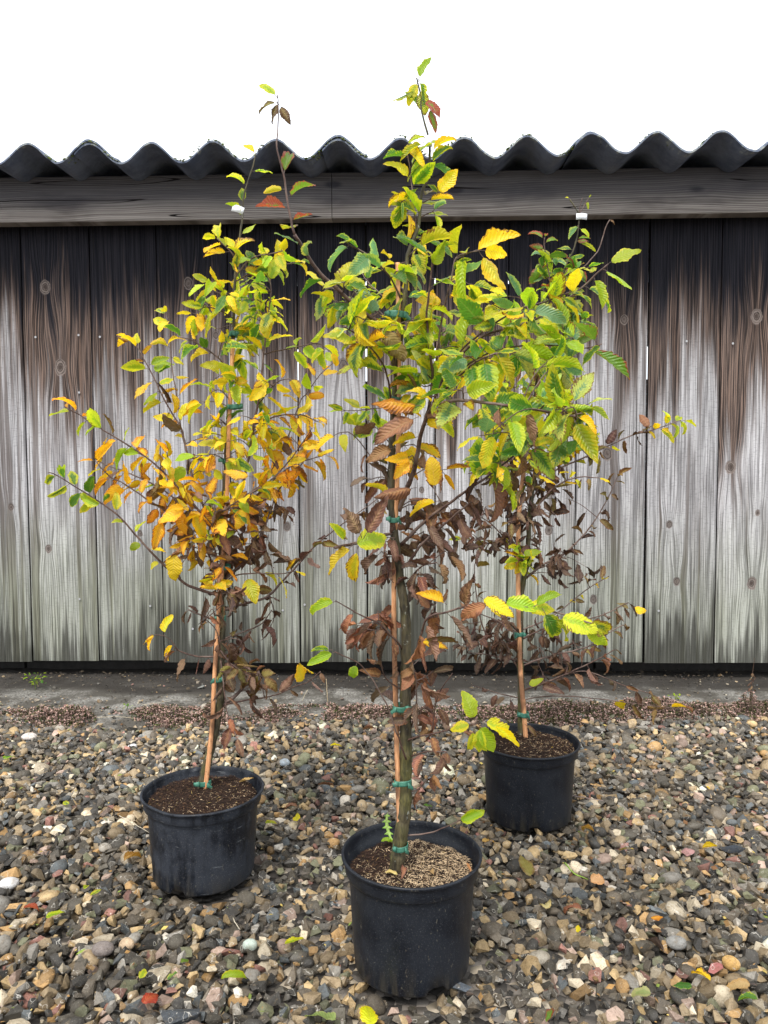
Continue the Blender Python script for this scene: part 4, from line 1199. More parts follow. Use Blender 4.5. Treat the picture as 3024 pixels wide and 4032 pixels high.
# heavy branches standing out to the right, towards the camera
B([(1570, 2010), (1630, 1850), (1660, 1700), (1700, 1610), (1750, 1585), (1825, 1575), (1950, 1590), (2060, 1605), (2170, 1625), (2270, 1640)], 12, 3.5, 'RBY>GYLGPL', .0175, .30, dy=(0, -.27), scale=1.22)
B([(1690, 1640), (1750, 1540), (1815, 1475), (1875, 1425), (1950, 1390)], 6, 3, 'GLGY', .017, .25, dy=(-.04, -.17), scale=1.15)
B([(1665, 1690), (1740, 1500), (1800, 1400), (1870, 1330), (2009, 1236), (2149, 1188), (2240, 1150)], 6.5, 2.5, 'GL>LGGPY', .020, .30, dy=(-.03, -.15), scale=1.1)
B([(1790, 1420), (1905, 1323), (2062, 1275), (2166, 1227), (2288, 1135), (2393, 1039)], 6, 3, 'GLY>LYGL', .0165, .2, dy=(-.08, -.16), scale=1.05)
B([(1760, 1500), (1880, 1410), (2000, 1370), (2100, 1360), (2220, 1362), (2300, 1370), (2370, 1355)], 4.5, 2.2, 'GPKG', .024, .3, dy=(-.05, -.18), scale=1.25)
B([(1660, 1700), (1690, 1600), (1703, 1480), (1695, 1400), (1680, 1250), (1690, 1150), (1700, 1050), (1702, 1000)], 8, 3.5, 'GLPGL', .0155, .25, dy=(-.02, -.09), scale=1.1)
B([(1690, 1600), (1712, 1470), (1730, 1325), (1750, 1200), (1775, 1110), (1795, 1015), (1832, 1000)], 6.5, 3, 'GLGPY', .0165, .25, dy=(-.03, -.06), scale=1.1)
B([(1795, 1020), (1850, 995), (1890, 985)], 3, 2, 'LY', .016, .3, dy=(-.06, -.09), scale=1.2)
B([(1548, 1700), (1535, 1540), (1515, 1450), (1470, 1380), (1400, 1315), (1355, 1285)], 6, 2.5, 'YYG>GPG', .020, .25, dy=(0, -.10), scale=1.1)
B([(1590, 1200), (1550, 1115), (1520, 1070), (1475, 1025), (1450, 1005), (1360, 955)], 4.5, 2.5, 'GPP', .017, .45, dy=(0, -.07), scale=1.1)
B([(1585, 1260), (1520, 1180), (1440, 1100), (1415, 1050)], 3, 1.8, 'LGL', .0085, .3, dy=(0, .12), scale=.72)
B([(1580, 1310), (1500, 1230), (1450, 1180), (1400, 1150)], 3, 1.8, 'LGG', .0090, .3, dy=(0, .12), scale=.72)
B([(1548, 1600), (1495, 1605), (1420, 1615), (1340, 1617)], 2.6, 1.4, 'GGL', .012, .3, dy=(0, .14), scale=.72)
B([(1545, 1760), (1500, 1700), (1460, 1670), (1430, 1640)], 2.8, 1.4, 'GLG', .010, .2, dy=(0, .14), scale=.72)
B([(1541, 1900), (1450, 1785), (1405, 1725), (1370, 1700), (1330, 1705)], 3.2, 1.8, 'BR>LY', .026, .3, dy=(0, -.03))
B([(1546, 2100), (1480, 2115), (1398, 2140), (1318, 2157)], 7, 6, None, 0, .5, dy=(0, -.16), tip=False)
for a in ((1432, 2120, 60, 'R', 1.35), (1425, 2118, 115, 'B', .95), (1385, 2145, 15, 'L', 1.15), (1390, 2145, 225, 'O', 1.1), (1410, 2150, 260, 'Y', 1.1), (1360, 2130, 120, 'L', .7)): T.single(a[0], a[1], a[2], a[3], a[4], -.15)
for a in ((1650, 1640, 205, 'R', 1.6), (1640, 1920, 190, 'R', 1.3), (1660, 1600, 172, 'O', 1.5), (1480, 1285, 320, 'T', 1.3), (1560, 1760, 200, 'R', 1.0)): T.single(a[0], a[1], a[2], a[3], a[4], -.06)
B([(1581, 2144), (1668, 2057), (1773, 1978), (1860, 1917), (1940, 1860), (2030, 1790), (2120, 1745)], 8, 3, 'BRDB>BRGLG', .0165, .2, dy=(0, -.12), scale=1.15)
B([(1599, 2231), (1660, 2144), (1738, 2074), (1817, 2005), (1880, 1960)], 6.5, 3, 'BDRB', .016, .2, dy=(0, -.07), scale=1.1)
B([(1599, 2300), (1660, 2230), (1720, 2215)], 4, 2.5, 'BD', .014, .2, dy=(0, -.05))
B([(1602, 2660), (1634, 2580), (1660, 2493), (1686, 2432), (1773, 2406), (1860, 2384), (1948, 2375), (2035, 2380), (2107, 2395), (2215, 2417), (2330, 2455)], 6, 3, 'BR>RBRYGL', .026, .18, .72, dy=(0, -.24), scale=1.1, tip=False)
for a in ((1935, 2378, 200, 'R', 1.0), (1880, 2345, 330, 'Y', 1.0), (1760, 2380, 150, 'O', .9), (1975, 2370, 350, 'L', 1.0), (2060, 2390, 355, 'L', .9), (2135, 2395, 300, 'G', 1.0), (2190, 2425, 345, 'L', 1.15), (2185, 2430, 310, 'L', .8), (2310, 2450, 340, 'G', .85), (2290, 2455, 320, 'L', .9), (2100, 2390, 30, 'L', .9)): T.single(a[0], a[1], a[2], a[3], a[4], -.23)
T.single(1655, 2520, -3, 'T', 1.35, -.08); T.single(1650, 2525, -14, 'O', .9, -.06)
B([(1585, 2560), (1564, 2528), (1494, 2458), (1424, 2423), (1320, 2366)], 5, 2, 'RBB', .016, .2, .65, dy=(0, -.06), tip=False)
T.single(1325, 2368, 195, 'L', 1.0, -.06); T.single(1400, 2400, 235, 'R', .95, -.06)
T.fill(1450, 2445, 70, 45, 9, 'RRB', .05)
B([(1599, 2990), (1560, 2880), (1512, 2754), (1424, 2624), (1318, 2566)], 4.2, 2, 'L', 0, .5, dy=(-.02, -.10), tip=False)
T.single(1318, 2568, 205, 'L', .9, -.10); T.single(1405, 2612, 250, 'L', .55, -.09); T.single(1310, 2560, 180, 'G', .6, -.10)
B([(1608, 2920), (1625, 2906), (1764, 2876), (1878, 2850)], 4.5, 2.4, 'RB', .022, .3, .85, dy=(0, -.10), tip=False)
for a in ((1880, 2845, 300, 'L', 1.0), (1900, 2835, 335, 'L', 1.05), (1870, 2840, 110, 'L', .95), (1890, 2850, 270, 'L', 1.0), (1925, 2850, 325, 'Y', 1.1), (1860, 2850, 200, 'L', .8), (1865, 2870, 260, 'L', .7)): T.single(a[0], a[1], a[2], a[3], a[4], -.10)
B([(1620, 2860), (1636, 2800), (1640, 2720), (1634, 2641)], 4, 2.4, 'RBB', .015, .1, dy=(0, -.05))
B([(1590, 2720), (1540, 2690), (1512, 2659), (1500, 2610)], 3.6, 2, 'RB', .018, .3, dy=(0, -.05))
B([(1700, 2880), (1725, 2740), (1782, 2650)], 3, 2, 'R', 0, dy=(-.03, -.05), tip=False)
B([(1612, 2980), (1680, 2960), (1760, 2960)], 4, 2.4, 'RB', .022, .3, dy=(0, -.08))
B([(1600, 3290), (1690, 3280), (1770, 3250), (1830, 3222)], 3.6, 1.8, 'L', 0, dy=(0, -.02), tip=False); T.single(1800, 3232, 20, 'L', .95, -.02)
B([(1600, 3120), (1650, 3105), (1700, 3040)], 3, 1.6, 'R', .02, .5)
T.fill(1650, 1000, 120, 140, 9, 'GLPGYL', .07); T.fill(1640, 790, 70, 110, 5, 'GLGYP', .04, scale=.9); T.fill(1640, 1230, 120, 150, 8, 'GLLPY', .09); T.fill(1820, 1250, 90, 140, 5, 'GLYP', .08)
T.fill(1760, 1430, 160, 120, 7, 'GLLYP', .09); T.fill(1640, 1640, 120, 110, 6, 'YTGOY', .06); T.fill(1640, 1860, 120, 110, 6, 'BRTYO', .06); T.fill(1700, 2080, 120, 110, 7, 'BDRBB', .08)
T.fill(1660, 2310, 70, 120, 5, 'BDRB', .06); T.fill(1520, 2180, 60, 120, 5, 'BRD', .05); T.fill(1660, 2700, 60, 130, 7, 'RBR', .04); T.fill(1480, 1860, 90, 90, 5, 'BRT', .04); T.fill(1900, 1480, 150, 60, 5, 'GLY', .07)
T.fill(2240, 1650, 150, 80, 10, 'GPLG', .05, dy0=-.25); T.fill(2000, 1690, 140, 90, 8, 'GLPGY', .06, dy0=-.19); T.fill(1950, 1810, 110, 80, 6, 'GLYPG', .06, dy0=-.10); T.fill(2080, 1230, 160, 60, 6, 'GLPY', .04, dy0=-.14)
T.fill(1900, 1380, 140, 90, 7, 'GLPG', .06, dy0=-.11); T.fill(2240, 1390, 100, 60, 6, 'GPL', .04, dy0=-.16); T.fill(1370, 1180, 120, 80, 8, 'GPLY', .05, dy0=-.05); T.fill(1400, 1330, 100, 80, 7, 'GYL', .05, dy0=-.06)
T.fill(1800, 1620, 150, 90, 5, 'GLYPG', .07, dy0=-.10)
T.cane([(1573, 3260), (1566, 3050), (1556, 2700), (1551, 2400), (1553, 2150), (1562, 1950), (1570, 1650), (1571, 1400), (1566, 1036)], 10, root).location.y = -.002
for (x, y, w, h) in ((1578, 3334, 60, 26), (1586, 3080, 70, 26), (1577, 2785, 62, 26), (1552, 2044, 46, 24), (1563, 1575, 50, 24), (1562, 1246, 96, 30)): T.tie(x, y, w, h, root, dy=-.008)
T.label_tag(1690, 555, 22, 42, 4, root)
T.finish(root)

# ---------------- right tree
root = empty('potted_hornbeam_tree', (c3.x, c3.y, 0))
tag(root, 'young tree with many dark withered lower leaves, in the farthest black pot by the shed', 'potted tree', 'young hornbeam trees in black pots')
make_pot(root, R3, H3, 4.1, False, 0.0, ((268, 8), (20, 8), (140, 8)))
make_soil(root, R3, H3, H3 - .014, .18, 15)
d3 = on_ground(2054, 2905, H3 - .012).y
def z3(x, y):
    if y < 1400: return 'GPGKLG'
    if y < 1650: return 'GGLYGP'
    if y < 1800: return 'YGYLTO' if x < 2300 else 'YYLG'
    if y < 1900: return 'YBTDGB' if x < 2250 else 'YTYO'
    return 'DBDDBT' if x < 2280 else 'TTBT'
T = Tree('', '', d3, zone(z3), .0385)
T.branch([(2056, 2925), (2053, 2850), (2052, 2700), (2048, 2557), (2055, 2330), (2075, 2211), (2087, 2016), (2107, 1854), (2114, 1728), (2108, 1560), (2128, 1423), (2166, 1249), (2200, 1130), (2235, 1030), (2257, 987), (2273, 930), (2280, 869), (2280, 843), (2242, 782)], 16, 2.2, None, .024, .35, .93, tip=False, mat='bark')
B = T.branch
B([(2281, 845), (2300, 810), (2319, 782)], 2.4, 1.6, None, 0, tip=False); B([(2281, 845), (2284, 815), (2293, 779)], 2, 1.4, None, 0, tip=False)
T.single(2312, 792, 280, 'L', .42); T.single(2242, 782, 150, 'L', .25); T.single(2319, 780, 60, 'L', .22)
for a in ((2278, 885, 235, 'P', 1.0), (2282, 900, 330, 'L', .7), (2272, 940, 5, 'K', .7), (2268, 950, 340, 'G', 1.2)): T.single(*a)
B([(2200, 1130), (2300, 1050), (2345, 1000), (2360, 977), (2385, 895), (2401, 864)], 3.4, 2, None, 0, tip=False); T.single(2401, 864, 320, 'B', .38)
B([(2180, 1210), (2165, 1100), (2150, 1010), (2142, 960), (2145, 935)], 3, 1.8, 'GKL', .015, .3)
B([(2190, 1160), (2140, 1060), (2120, 1040)], 2.6, 1.6, 'GK', .013, .3)
B([(2105, 1930), (2150, 1880), (2210, 1840), (2288, 1807), (2358, 1772), (2498, 1711), (2585, 1688), (2679, 1655)], 4.6, 1.7, 'TDT>YYYLLL', .0145, .22, dy=(0, .03))
for a in ((2640, 1668, 110, 'L', .8), (2690, 1655, 340, 'L', .8), (2665, 1660, 265, 'L', .9), (2560, 1690, 120, 'R', .95), (2600, 1690, 350, 'O', .8)): T.single(*a)
B([(2082, 2070), (2120, 1990), (2183, 1919), (2269, 1880), (2356, 1882)], 5, 2, 'DBT>TY', .0135, .15, dy=(0, -.03))
B([(2072, 2276), (2139, 2222), (2210, 2190), (2291, 2114), (2334, 2060), (2388, 1973), (2432, 1876)], 4.8, 1.7, 'DDB>TTT', .0165, .15, dy=(0, .04), scale=.92)
B([(2056, 2480), (2130, 2450), (2204, 2406), (2313, 2319), (2399, 2268)], 3.2, 1.6, 'DT>TY', .0215, .3, dy=(0, .05), scale=.9)
B([(2052, 2520), (2130, 2480), (2240, 2450), (2356, 2427), (2475, 2373)], 3.6, 2, 'BDB', .021, .2, dy=(0, -.04)); T.single(2485, 2400, 150, 'T', .8); T.single(2490, 2405, 5, 'Y', .95)
B([(2052, 2625), (2110, 2600), (2183, 2579), (2313, 2546), (2400, 2490), (2455, 2460)], 4.2, 2, 'DBB>TBT', .0155, .2, dy=(0, .03))
B([(2053, 2720), (2140, 2690), (2226, 2655), (2345, 2600), (2421, 2557)], 4.8, 2, 'BBRT', .0165, .2, dy=(0, -.06), scale=1.25)
B([(2226, 2655), (2313, 2644), (2453, 2698), (2561, 2730)], 2.8, 1.4, 'TBT', .0215, .25, dy=(-.03, -.04), scale=1.1)
B([(2054, 2760), (2120, 2745), (2237, 2741), (2399, 2757), (2616, 2785), (2680, 2780)], 2.6, 1.3, 'TTY', .028, .60, dy=(0, -.05), scale=1.1)
B([(2050, 2750), (1966, 2730), (1858, 2698)], 3, 1.5, 'DBB', .018, .2, .75, dy=(0, -.03), tip=False)
B([(2050, 2650), (2020, 2600), (1960, 2540), (1912, 2492), (1885, 2400), (1869, 2233), (1912, 2125)], 4.2, 1.6, 'DDB>TDT', .0185, .1, dy=(0, .03))
B([(2051, 2600), (1980, 2590), (1900, 2575), (1840, 2570)], 3.6, 1.8, 'DDB', .0125, .2, dy=(0, .02))
B([(2052, 2500), (1970, 2450), (1900, 2420), (1850, 2400)], 3.4, 1.8, 'DBD', .0145, .2, dy=(0, .04))
B([(2070, 2200), (1990, 2120), (1930, 2060), (1880, 2030)], 4, 2, 'DBD', .0125, .1, dy=(0, .04))
B([(2075, 2230), (2000, 2170), (1930, 2140), (1800, 2120)], 3.6, 1.6, 'DTLG', .014, .2, dy=(0, .08))
B([(2090, 2010), (2030, 1900), (1960, 1840), (1880, 1800)], 4, 2, 'DBYG', .0105, .15, dy=(0, .05))
B([(2110, 1860), (2060, 1700), (2030, 1560), (2018, 1467)], 4.6, 2, 'YG>GLG', .0105, .2, dy=(0, .04))
B([(2107, 1900), (2010, 1720), (1930, 1600), (1900, 1540)], 4.4, 2, 'DY>GYL', .0115, .25, dy=(0, .07))
B([(2115, 1700), (2180, 1600), (2220, 1500), (2245, 1440)], 3.6, 1.8, 'GYL', .0105, .2, dy=(0, .03))
B([(2100, 1960), (2180, 1800), (2250, 1700), (2300, 1640)], 3.6, 1.8, 'DB>YGY', .0110, .2, dy=(0, .05))
B([(2180, 1210), (2230, 1200), (2270, 1290), (2285, 1330)], 2.4, 1.6, 'GPG', .0095, .1, dy=(0, -.03), scale=.8)
B([(2128, 1423), (2200, 1350), (2260, 1300), (2300, 1240)], 3, 1.8, 'GLG', .0105, .1)
T.fill(2210, 1230, 110, 150, 23, 'GPGLG', .07, scale=.9); T.fill(2200, 1080, 90, 70, 12, 'GLKP', .05); T.fill(2120, 1480, 140, 110, 20, 'GLGT', .07); T.fill(1980, 1600, 170, 140, 22, 'GLYGLY', .09, maxd=.16)
T.fill(2130, 1720, 190, 110, 23, 'YGYLGT', .08); T.fill(2000, 1830, 170, 100, 18, 'YDBGTY', .08, maxd=.16); T.fill(2120, 1960, 140, 90, 13, 'DDBDT', .06); T.fill(1960, 2080, 170, 110, 14, 'DDBTD', .08, maxd=.17); T.fill(2110, 2120, 120, 120, 14, 'DDB', .05)
T.fill(2230, 2230, 90, 60, 9, 'DD', .04); T.fill(1930, 2520, 120, 110, 24, 'DDBD', .07); T.fill(2150, 2560, 120, 100, 12, 'DBD', .05); T.fill(2060, 2230, 40, 60, 6, 'LGYL', .03)
B([(2060, 2230, -.02), (2050, 2190, -.04), (2040, 2150, -.06)], 2.4, 1.6, 'LYG', .0085, .1, scale=1.1)
T.single(2075, 2700, 20, 'L', .95, -.04); T.single(2065, 2850, 320, 'T', 1.0, -.05)
T.cane([(2069, 2932), (2060, 2800), (2047, 2645), (2040, 2449), (2037, 2254), (2042, 2016), (2070, 1780), (2114, 1545), (2157, 1300)], 9, root).location.y = -.010
for (x, y, w, h) in ((2060, 2811, 46, 22), (2045, 2498, 40, 20), (2130, 1427, 56, 22)): T.tie(x, y, w, h, root, dy=-.006)
T.label_tag(2291, 852, 42, 23, -2, root)
T.finish(root)

gravel()
debris()
ground_cover()

# ================================================================== small things lying about
Mi_ = MC.inverted()
def ground_pt(px, py, lift=.006):
    p = on_ground(px, py, .008); return on_ground(px, py, ghz(p.x, p.y) + lift)
def fallen(px, py, ang, kind, L, label, lift=.015, z=None):
    if z is None: L *= 1.12
    """ang: which way the leaf tip points on the ground, degrees, 90 = away from the camera"""
    w = np.array(on_ground(px, py, z) if z is not None else ground_pt(px, py, lift))
    lv = Leaves(); d = np.array([math.cos(R(ang)), math.sin(R(ang)), rng.normal(0, .10)]); n = np.array([rng.normal(0, .22), rng.normal(0, .22) - .25, 1.0])
    lv.add(w - d * L * .5, d, n, L, kind)
    o = lv.make('fallen_leaf', None, w)
    o.location = Vector(w)
    tag(o, label, 'leaf', 'fallen leaves')
    return o
FL = [
 (2788, 3334, 20, 'Yb', .036, 'bright lemon yellow fallen leaf beside the flat black stone at the right'),
 (2319, 3261, 120, 'Od', .040, 'curled golden brown fallen leaf right of the farthest pot'),
 (1918, 3305, 10, 'Od', .028, 'narrow straw coloured fallen leaf between the front pot and the farthest pot'),
 (2150, 3562, 80, 'Tp', .036, 'pale tan curled fallen leaf below the big olive leaf, beside the front pot'),
 (2077, 3425, 100, 'To', .054, 'large olive brown fallen leaf right of the front pot rim'),
 (2346, 3466, 35, 'Rp', .040, 'pale orange tan fallen leaf just right of the thin green blade'),
 (2262, 3571, 150, 'R', .038, 'rusty pleated fallen leaf right of the pale tan curled leaf'),
 (2790, 3097, 60, 'Yb', .018, 'tiny yellow fallen leaf in the far gravel at the right'),
 (2478, 3340, 170, 'Od', .028, 'dull ochre fallen leaf left of the lemon yellow one'),
 (2770, 3840, 120, 'Y', .034, 'slender yellow fallen leaf in the lower right gravel'),
 (2920, 3872, 175, 'Rp', .038, 'curled orange fallen leaf at the right edge near the ochre egg stone'),
 (2537, 3908, 165, 'Lp', .028, 'rounded pale green fallen leaf in the lower right gravel'),
 (2952, 3930, 160, 'G', .026, 'lime green fallen leaf at the bottom right edge'),
 (2580, 3611, 10, 'O', .022, 'small orange fallen leaf far to the right of the front pot'),
 (2276, 3662, 70, 'Yb', .018, 'tiny golden fallen leaf below the rusty pleated leaf'),
 (2700, 3878, 170, 'G', .026, 'dark green fallen leaf left of the slender yellow one'),
 (2159, 4005, 60, 'K', .030, 'dark crimson fallen leaf at the bottom edge right of the front pot'),
 (2587, 3722, 110, 'D', .040, 'dark purplish pleated fallen leaf in the right gravel'),
 (907, 3842, 15, 'Lb', .040, 'two toned lime and yellow fallen leaf left of the front pot foot'),
 (583, 3930, 60, 'Rr', .032, 'orange red oval fallen leaf in the bottom left gravel'),
 (205, 3605, 20, 'L', .028, 'small lime fallen leaf below the white round pebble'),
 (560, 3838, 85, 'L', .022, 'slim upright green fallen leaf above the orange red one'),
 (674, 3847, 70, 'P', .022, 'small grey green fallen leaf right of the slim green one'),
 (118, 3569, 30, 'Rr', .026, 'dark red fallen leaf near the left edge'),
 (1285, 4000, 160, 'Lp', .046, 'broad pale green fallen leaf at the bottom edge left of the middle'),
 (1455, 3998, 100, 'Y', .046, 'yellow and orange fallen leaf at the bottom edge below the front pot'),
 (515, 3372, 60, 'Op', .046, 'pleated golden fallen leaf beside the left pot'),
 (30, 2976, 50, 'G', .032, 'green fallen leaf at the far left edge'),
 (1294, 3090, 170, 'R', .038, 'rusty pleated fallen leaf between the left and front pots'),
 (1317, 2933, 25, 'Yb', .032, 'yellow fallen leaf in the far gravel between the left and front trees'),
 (1167, 3222, 90, 'Y', .036, 'yellow fallen leaf standing just right of the left pot'),
 (1146, 3172, 175, 'R', .034, 'tan fallen leaf above the yellow one beside the left pot'),
 (262, 3163, 150, 'G', .022, 'small dark green fallen leaf left of the left pot'),
 (1446, 2868, 30, 'R', .040, 'long brown fallen leaf in the far gravel left of the front trunk'),
 (337, 3493, 80, 'L', .018, 'slim green fallen leaf left of the left pot foot'),
 (368, 3520, 40, 'G', .020, 'dark green fallen leaf touching the slim one by the left pot foot'),
 (1144, 3712, 25, 'Lb', .030, 'thin curved yellow fallen leaf left of the front pot'),
 (727, 3778, 90, 'K', .026, 'small dark red fallen leaf in the gravel below the left pot'),
 (1060, 3240, 5, 'L', .024, 'small green fallen leaf right of the left pot'),
 (1680, 3170, 20, 'G', .022, 'green fallen leaf behind the front trunk'),
]
KIND.update(Yb=((.80, .68, .01), (.82, .62, .01), 0, 0), Od=((.55, .34, .08), (.42, .20, .04), .2, .8), Tp=((.60, .44, .22), (.50, .33, .13), .1, .8), To=((.23, .20, .035), (.20, .13, .03), .3, .3),
            Rp=((.55, .33, .15), (.50, .27, .10), .1, .6), Lp=((.30, .42, .12), (.42, .48, .16), .05, 0), Lb=((.36, .48, .02), (.74, .62, .02), .05, 0), Rr=((.42, .09, .03), (.33, .05, .02), 0, .1), Op=((.62, .38, .12), (.52, .26, .05), .1, .4))
for f in FL: fallen(*f[:3], f[3], f[4], f[5])
# leaves lying on the compost in the pots
fallen(962, 3074, 40, 'Tp', .034, 'pale tan fallen leaf lying on the compost of the left pot', z=H2 - .006)
fallen(1588, 3425, 260, 'R', .026, 'orange brown folded leaf at the foot of the front trunk', z=H1 - .014)
fallen(1550, 3440, 160, 'Tp', .022, 'small yellowish leaf left of the folded leaf at the foot of the front trunk', z=H1 - .014)
fallen(1848, 3420, 100, 'Op', .022, 'small golden leaf on the straw by the right rim of the front pot', z=H1 - .018)
fallen(1700, 3435, 280, 'Rp', .022, 'pale brown leaf in the middle of the straw in the front pot', z=H1 - .016)
fallen(2177, 2945, 10, 'Yb', .013, 'tiny bright yellow leaf on the compost of the farthest pot', z=H3 - .009)

# single stones that stand out of the gravel
def big_stone(px, py, size, col, label, rounded=True, flat=.6, rot=0.0, seed=1, asp=.75, lift=.004, name='pebble', cat='pebble'):
    p = ground_pt(px, py, lift)
    bm = bmesh.new()
    if rounded:
        bmesh.ops.create_icosphere(bm, subdivisions=4, radius=.5)
        for v in bm.verts: v.co *= 1 + .10 * mnoise.noise(v.co * 1.7 + Vector((seed, 0, 0))) + .02 * mnoise.noise(v.co * 7 + Vector((seed, 0, 0)))
    else:
        vv, ff = stone_proto(seed)
        vs = [bm.verts.new(v / np.abs(vv).max() * .5) for v in vv]
        for f in ff: bm.faces.new([vs[i] for i in f])
    k = (size, size * asp, size * flat)
    V = [(v.co.x * k[0] * math.cos(rot) - v.co.y * k[1] * math.sin(rot), v.co.x * k[0] * math.sin(rot) + v.co.y * k[1] * math.cos(rot), v.co.z * k[2]) for v in bm.verts]
    bm.verts.index_update(); F = [[w.index for w in f.verts] for f in bm.faces]; bm.free()
    o = mesh_obj(name, V, F, M['gravel'], None, rounded, {'col': np.repeat(np.array([col]), len(V), 0), 'rnd': np.full(len(V), .3 + seed * .07 % .6)})
    o.location = p; tag(o, label, cat, 'stones that stand out in the gravel')
    return o
big_stone(36, 3478, .037, (.58, .57, .56), 'white rounded pebble at the left edge of the gravel', seed=1)
big_stone(114, 2900, .046, (.68, .62, .58), 'pale pinkish white flat stone in the far left gravel', seed=2, flat=.45)
big_stone(1121, 3002, .028, (.42, .48, .52), 'bluish speckled round pebble between the left pot and the front tree', seed=3, flat=.75)
big_stone(705, 3992, .060, (.055, .062, .070), 'large dark slate chunk with a pale edge at the bottom of the picture', False, .75, .5, 104, name='slate_stone', cat='stone', lift=.008)
big_stone(1794, 3905, .050, (.085, .10, .12), 'wet blue black stone with a pale vein right of the front pot foot', False, .7, -.1, 109, name='dark_stone', cat='stone', lift=.008)
big_stone(2879, 3340, .058, (.030, .036, .045), 'flat black stone beside the lemon yellow leaf', False, .45, -.1, 111, asp=.5, name='black_stone', cat='stone')
big_stone(806, 2784, .026, (.45, .40, .33), 'round buff stone at the edge of the ground cover behind the left tree', seed=5, flat=.9, lift=.008)
big_stone(2879, 3793, .028, (.52, .32, .11), 'smooth ochre egg shaped stone in the lower right gravel', seed=6, flat=.8, rot=-.5)
big_stone(405, 3735, .037, (.20, .17, .155), 'rounded grey brown stone in the lower left gravel', seed=7, flat=.6)
big_stone(984, 3720, .025, (.40, .46, .40), 'pale green speckled round stone left of the front pot', seed=8, flat=.8)
big_stone(499, 3718, .026, (.50, .37, .24), 'smooth tan egg shaped stone in the lower left gravel', seed=9, flat=.8)
big_stone(2125, 3770, .036, (.27, .24, .19), 'lumpy speckled tan stone in the gravel right of the front pot', seed=10, flat=.55)
big_stone(2663, 3712, .034, (.24, .235, .22), 'squarish smooth grey stone in the right gravel', seed=12, flat=.6, asp=.8)
big_stone(2815, 3815, .034, (.30, .10, .09), 'dark red stone left of the ochre egg shaped stone', False, .8, .3, 113, name='red_stone', cat='stone')
big_stone(793, 2706, .030, (.22, .23, .22), 'grey angular stone lying on the grit by the shed', False, .7, .3, 107, name='grey_stone', cat='stone', lift=.0)
big_stone(2706, 3355, .033, (.36, .19, .18), 'pinkish stone left of the flat black stone', False, .7, .2, 120, name='pink_stone', cat='stone')

# dry stalks, straw and a twig
def stick(name, pts, r, col, label, cat, r1=None):
    P = [np.array(p) for p in pts]; c = catmull(P, .006); c = c + np.array([[mnoise.noise(Vector((i * .5, k * 9, c[0][0] * 50))) * r * .8 for k in range(3)] for i in range(len(c))])
    base = c[0].copy(); V, F = tube(c - base, np.linspace(r, r1 or r * .5, len(c)), 6)
    o = mesh_obj(name, V, F, M['stuff'], None, True, {'col': np.repeat(np.array([col]), len(V), 0) * rng.uniform(.8, 1.2, (len(V), 1))})
    o.location = Vector(base)
    if label: tag(o, label, cat)
    return o
stick('twig', [ground_pt(2225, 3128, .010), ground_pt(2300, 3140, .013), ground_pt(2376, 3153, .010)], .0016, (.30, .23, .21), 'thin bare twig lying on the gravel right of the farthest pot', 'twig')
stick('straw', [ground_pt(469, 3211, .010), ground_pt(530, 3245, .014), ground_pt(590, 3280, .010)], .0009, (.62, .55, .42), 'pale straw lying on the gravel against the left pot', 'straw')
stick('straw', [ground_pt(918, 3615, .010), ground_pt(930, 3640, .014), ground_pt(945, 3660, .010)], .0010, (.62, .55, .42), 'short pale straw in the gravel between the left and front pots', 'straw')
stick('straw', [ground_pt(360, 2826, .008), ground_pt(460, 2822, .010), ground_pt(540, 2830, .006)], .0009, (.60, .52, .38), 'long pale straw along the back edge of the gravel at the left', 'straw')
stick('straw', [on_ground(560, 2775, .006), on_ground(640, 2765, .012), on_ground(690, 2752, .006)], .0008, (.60, .52, .40), 'pale straw caught on the ground cover behind the left tree', 'straw')
stick('grass_blade', [ground_pt(2225, 3398, .008), ground_pt(2262, 3440, .018), ground_pt(2315, 3462, .008)], .0018, (.30, .46, .08), 'thin green blade lying on the gravel right of the front pot', 'grass')
def up(px, py, hpx, lean=0.0):
    b = on_ground(px, py, 0.0); s = b.y / FOC
    return [b, b + Vector((lean * .5 * s, 0, hpx * .55 * s)), b + Vector((lean * s, 0, hpx * s))]
stick('dry_stalk', up(1290, 2765, 95, -5), .0014, (.55, .44, .28), 'upright dry stalk in the ground cover left of the front trunk', 'dry stalk', .0011)
stick('dry_stalk', up(1190, 2760, 45, 22), .0010, (.60, .52, .36), 'short leaning straw stalk in front of the grit strip', 'dry stalk', .0008)
stick('dry_stalk', up(1432, 2830, 60, 3), .0009, (.55, .44, .28), 'slim dry stalk in the ground cover beside the front trunk', 'dry stalk', .0007)
b_ = on_ground(2965, 2770, 0.0); sc_ = b_.y / FOC
sk = empty('withered_weed', b_); tag(sk, 'withered brown weed stalk standing before the shed at the far right', 'weed')
V, F = tube(catmull([np.array((0, 0, 0)), np.array((-.006, 0, .07)), np.array((.001, 0, .155))], .006), np.linspace(.0014, .0006, 27)[:len(catmull([np.array((0, 0, 0)), np.array((-.006, 0, .07)), np.array((.001, 0, .155))], .006))], 6)
mesh_obj('stem', V, F, M['stuff'], sk, True, {'col': np.repeat([[.10, .06, .04]], len(V), 0)})
lv = Leaves()
for q in range(16):
    hz_ = rng.uniform(.02, .12); a = rng.uniform(0, 6.28); lv.add(np.array([-.004, 0, hz_]), np.array([math.cos(a), math.sin(a), -.8]), np.array([0, -.5, 1]) + rng.normal(0, .4, 3), rng.uniform(.010, .018), 'B')
lv.make('dead_leaves', sk, np.zeros(3))

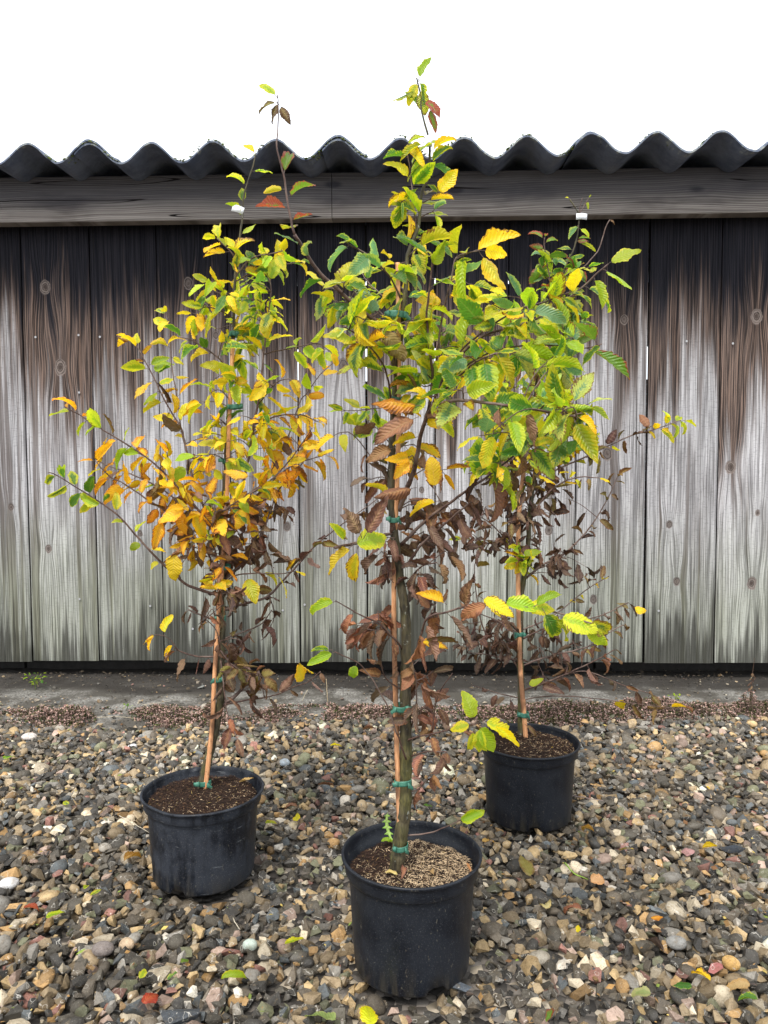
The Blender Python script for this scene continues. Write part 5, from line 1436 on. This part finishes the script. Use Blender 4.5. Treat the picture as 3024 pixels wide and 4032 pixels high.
def weed(loc, n, l, hgt, label, name='weed', spread=1.0, erect=0.5):
    rt = empty(name, Vector(loc)); tag(rt, label, 'weed')
    lv = Leaves()
    for q in range(n):
        a = rng.uniform(0, 6.28); h_ = rng.uniform(.1, 1) * hgt
        b0 = np.array([spread * rng.normal(0, .006), spread * rng.normal(0, .004), h_])
        lv.add(b0, np.array([math.cos(a), math.sin(a), erect * rng.uniform(0, 2)]), np.array([0, -.4, 1.0]) + rng.normal(0, .3, 3), l * rng.uniform(.6, 1.3), pick('GLL'))
    lv.make('foliage', rt, np.zeros(3), True)
    st = MB()
    for q in range(3):
        a = rng.uniform(0, 6.28); c = catmull([np.array((0, 0, -.004)), np.array((.003 * math.cos(a), .003 * math.sin(a), hgt * .5)), np.array((.010 * spread * math.cos(a), .006 * math.sin(a), hgt))], .006)
        V, F = tube(c, np.linspace(.0009, .0005, len(c)), 5); st.add(V, F, (.16, .22, .05))
    st.build('stem', M['stuff'], rt, True, True)
    return rt
weed(on_ground(140, 2712, 0.0), 26, .016, .055, 'small green weed growing from the grit at the foot of the shed on the left', spread=2.5)
weed(on_ground(500, 2790, 0.0), 9, .010, .012, 'tiny yellow green weed at the back edge of the gravel left of the left trunk', name='seedling_weed')
weed(on_ground(2660, 2755, 0.0), 8, .012, .018, 'small green weed at the back of the ground cover on the right', spread=1.5)
# dandelion seedling in the front pot: one long toothed leaf and a few round ones
db = on_ground(1546, 3318, H1 - .016)
dr_ = empty('dandelion_weed', db); tag(dr_, 'toothed green dandelion seedling growing in the front pot left of the trunk', 'weed')
V, F, C = [], [], []
Hh = .052; nn = 21
for i in range(nn):
    f = i / (nn - 1); wd = (.0022 + .0050 * f * (1 - f) * 3) * (1.5 if i % 4 == 2 else .45) * (1 if f < .95 else .3)
    x = -.010 * math.sin(f * 2.2); z = Hh * f; y = .004 * math.sin(f * 3)
    V += [(x - wd, y, z - wd * .3), (x, y - .0006, z), (x + wd, y, z - wd * .3)]; C += [(.22, .42, .05), (.42, .55, .18), (.22, .42, .05)]
for i in range(nn - 1):
    F += [[3 * i, 3 * i + 1, 3 * i + 4, 3 * i + 3], [3 * i + 1, 3 * i + 2, 3 * i + 5, 3 * i + 4]]
o = mesh_obj('toothed_leaf', V, F, M['stuff'], dr_, False, {'col': np.array(C)}); o.modifiers.new('thickness', 'SOLIDIFY').thickness = .0004
lv = Leaves()
for (a, l) in ((200, .018), (250, .016), (320, .014), (170, .012)): lv.add(np.array([0, 0, .003]), np.array([math.cos(R(a)), math.sin(R(a)), .35]), np.array([0, -.3, 1.0]), l, 'L')
lv.make('seed_leaves', dr_, np.zeros(3), True)
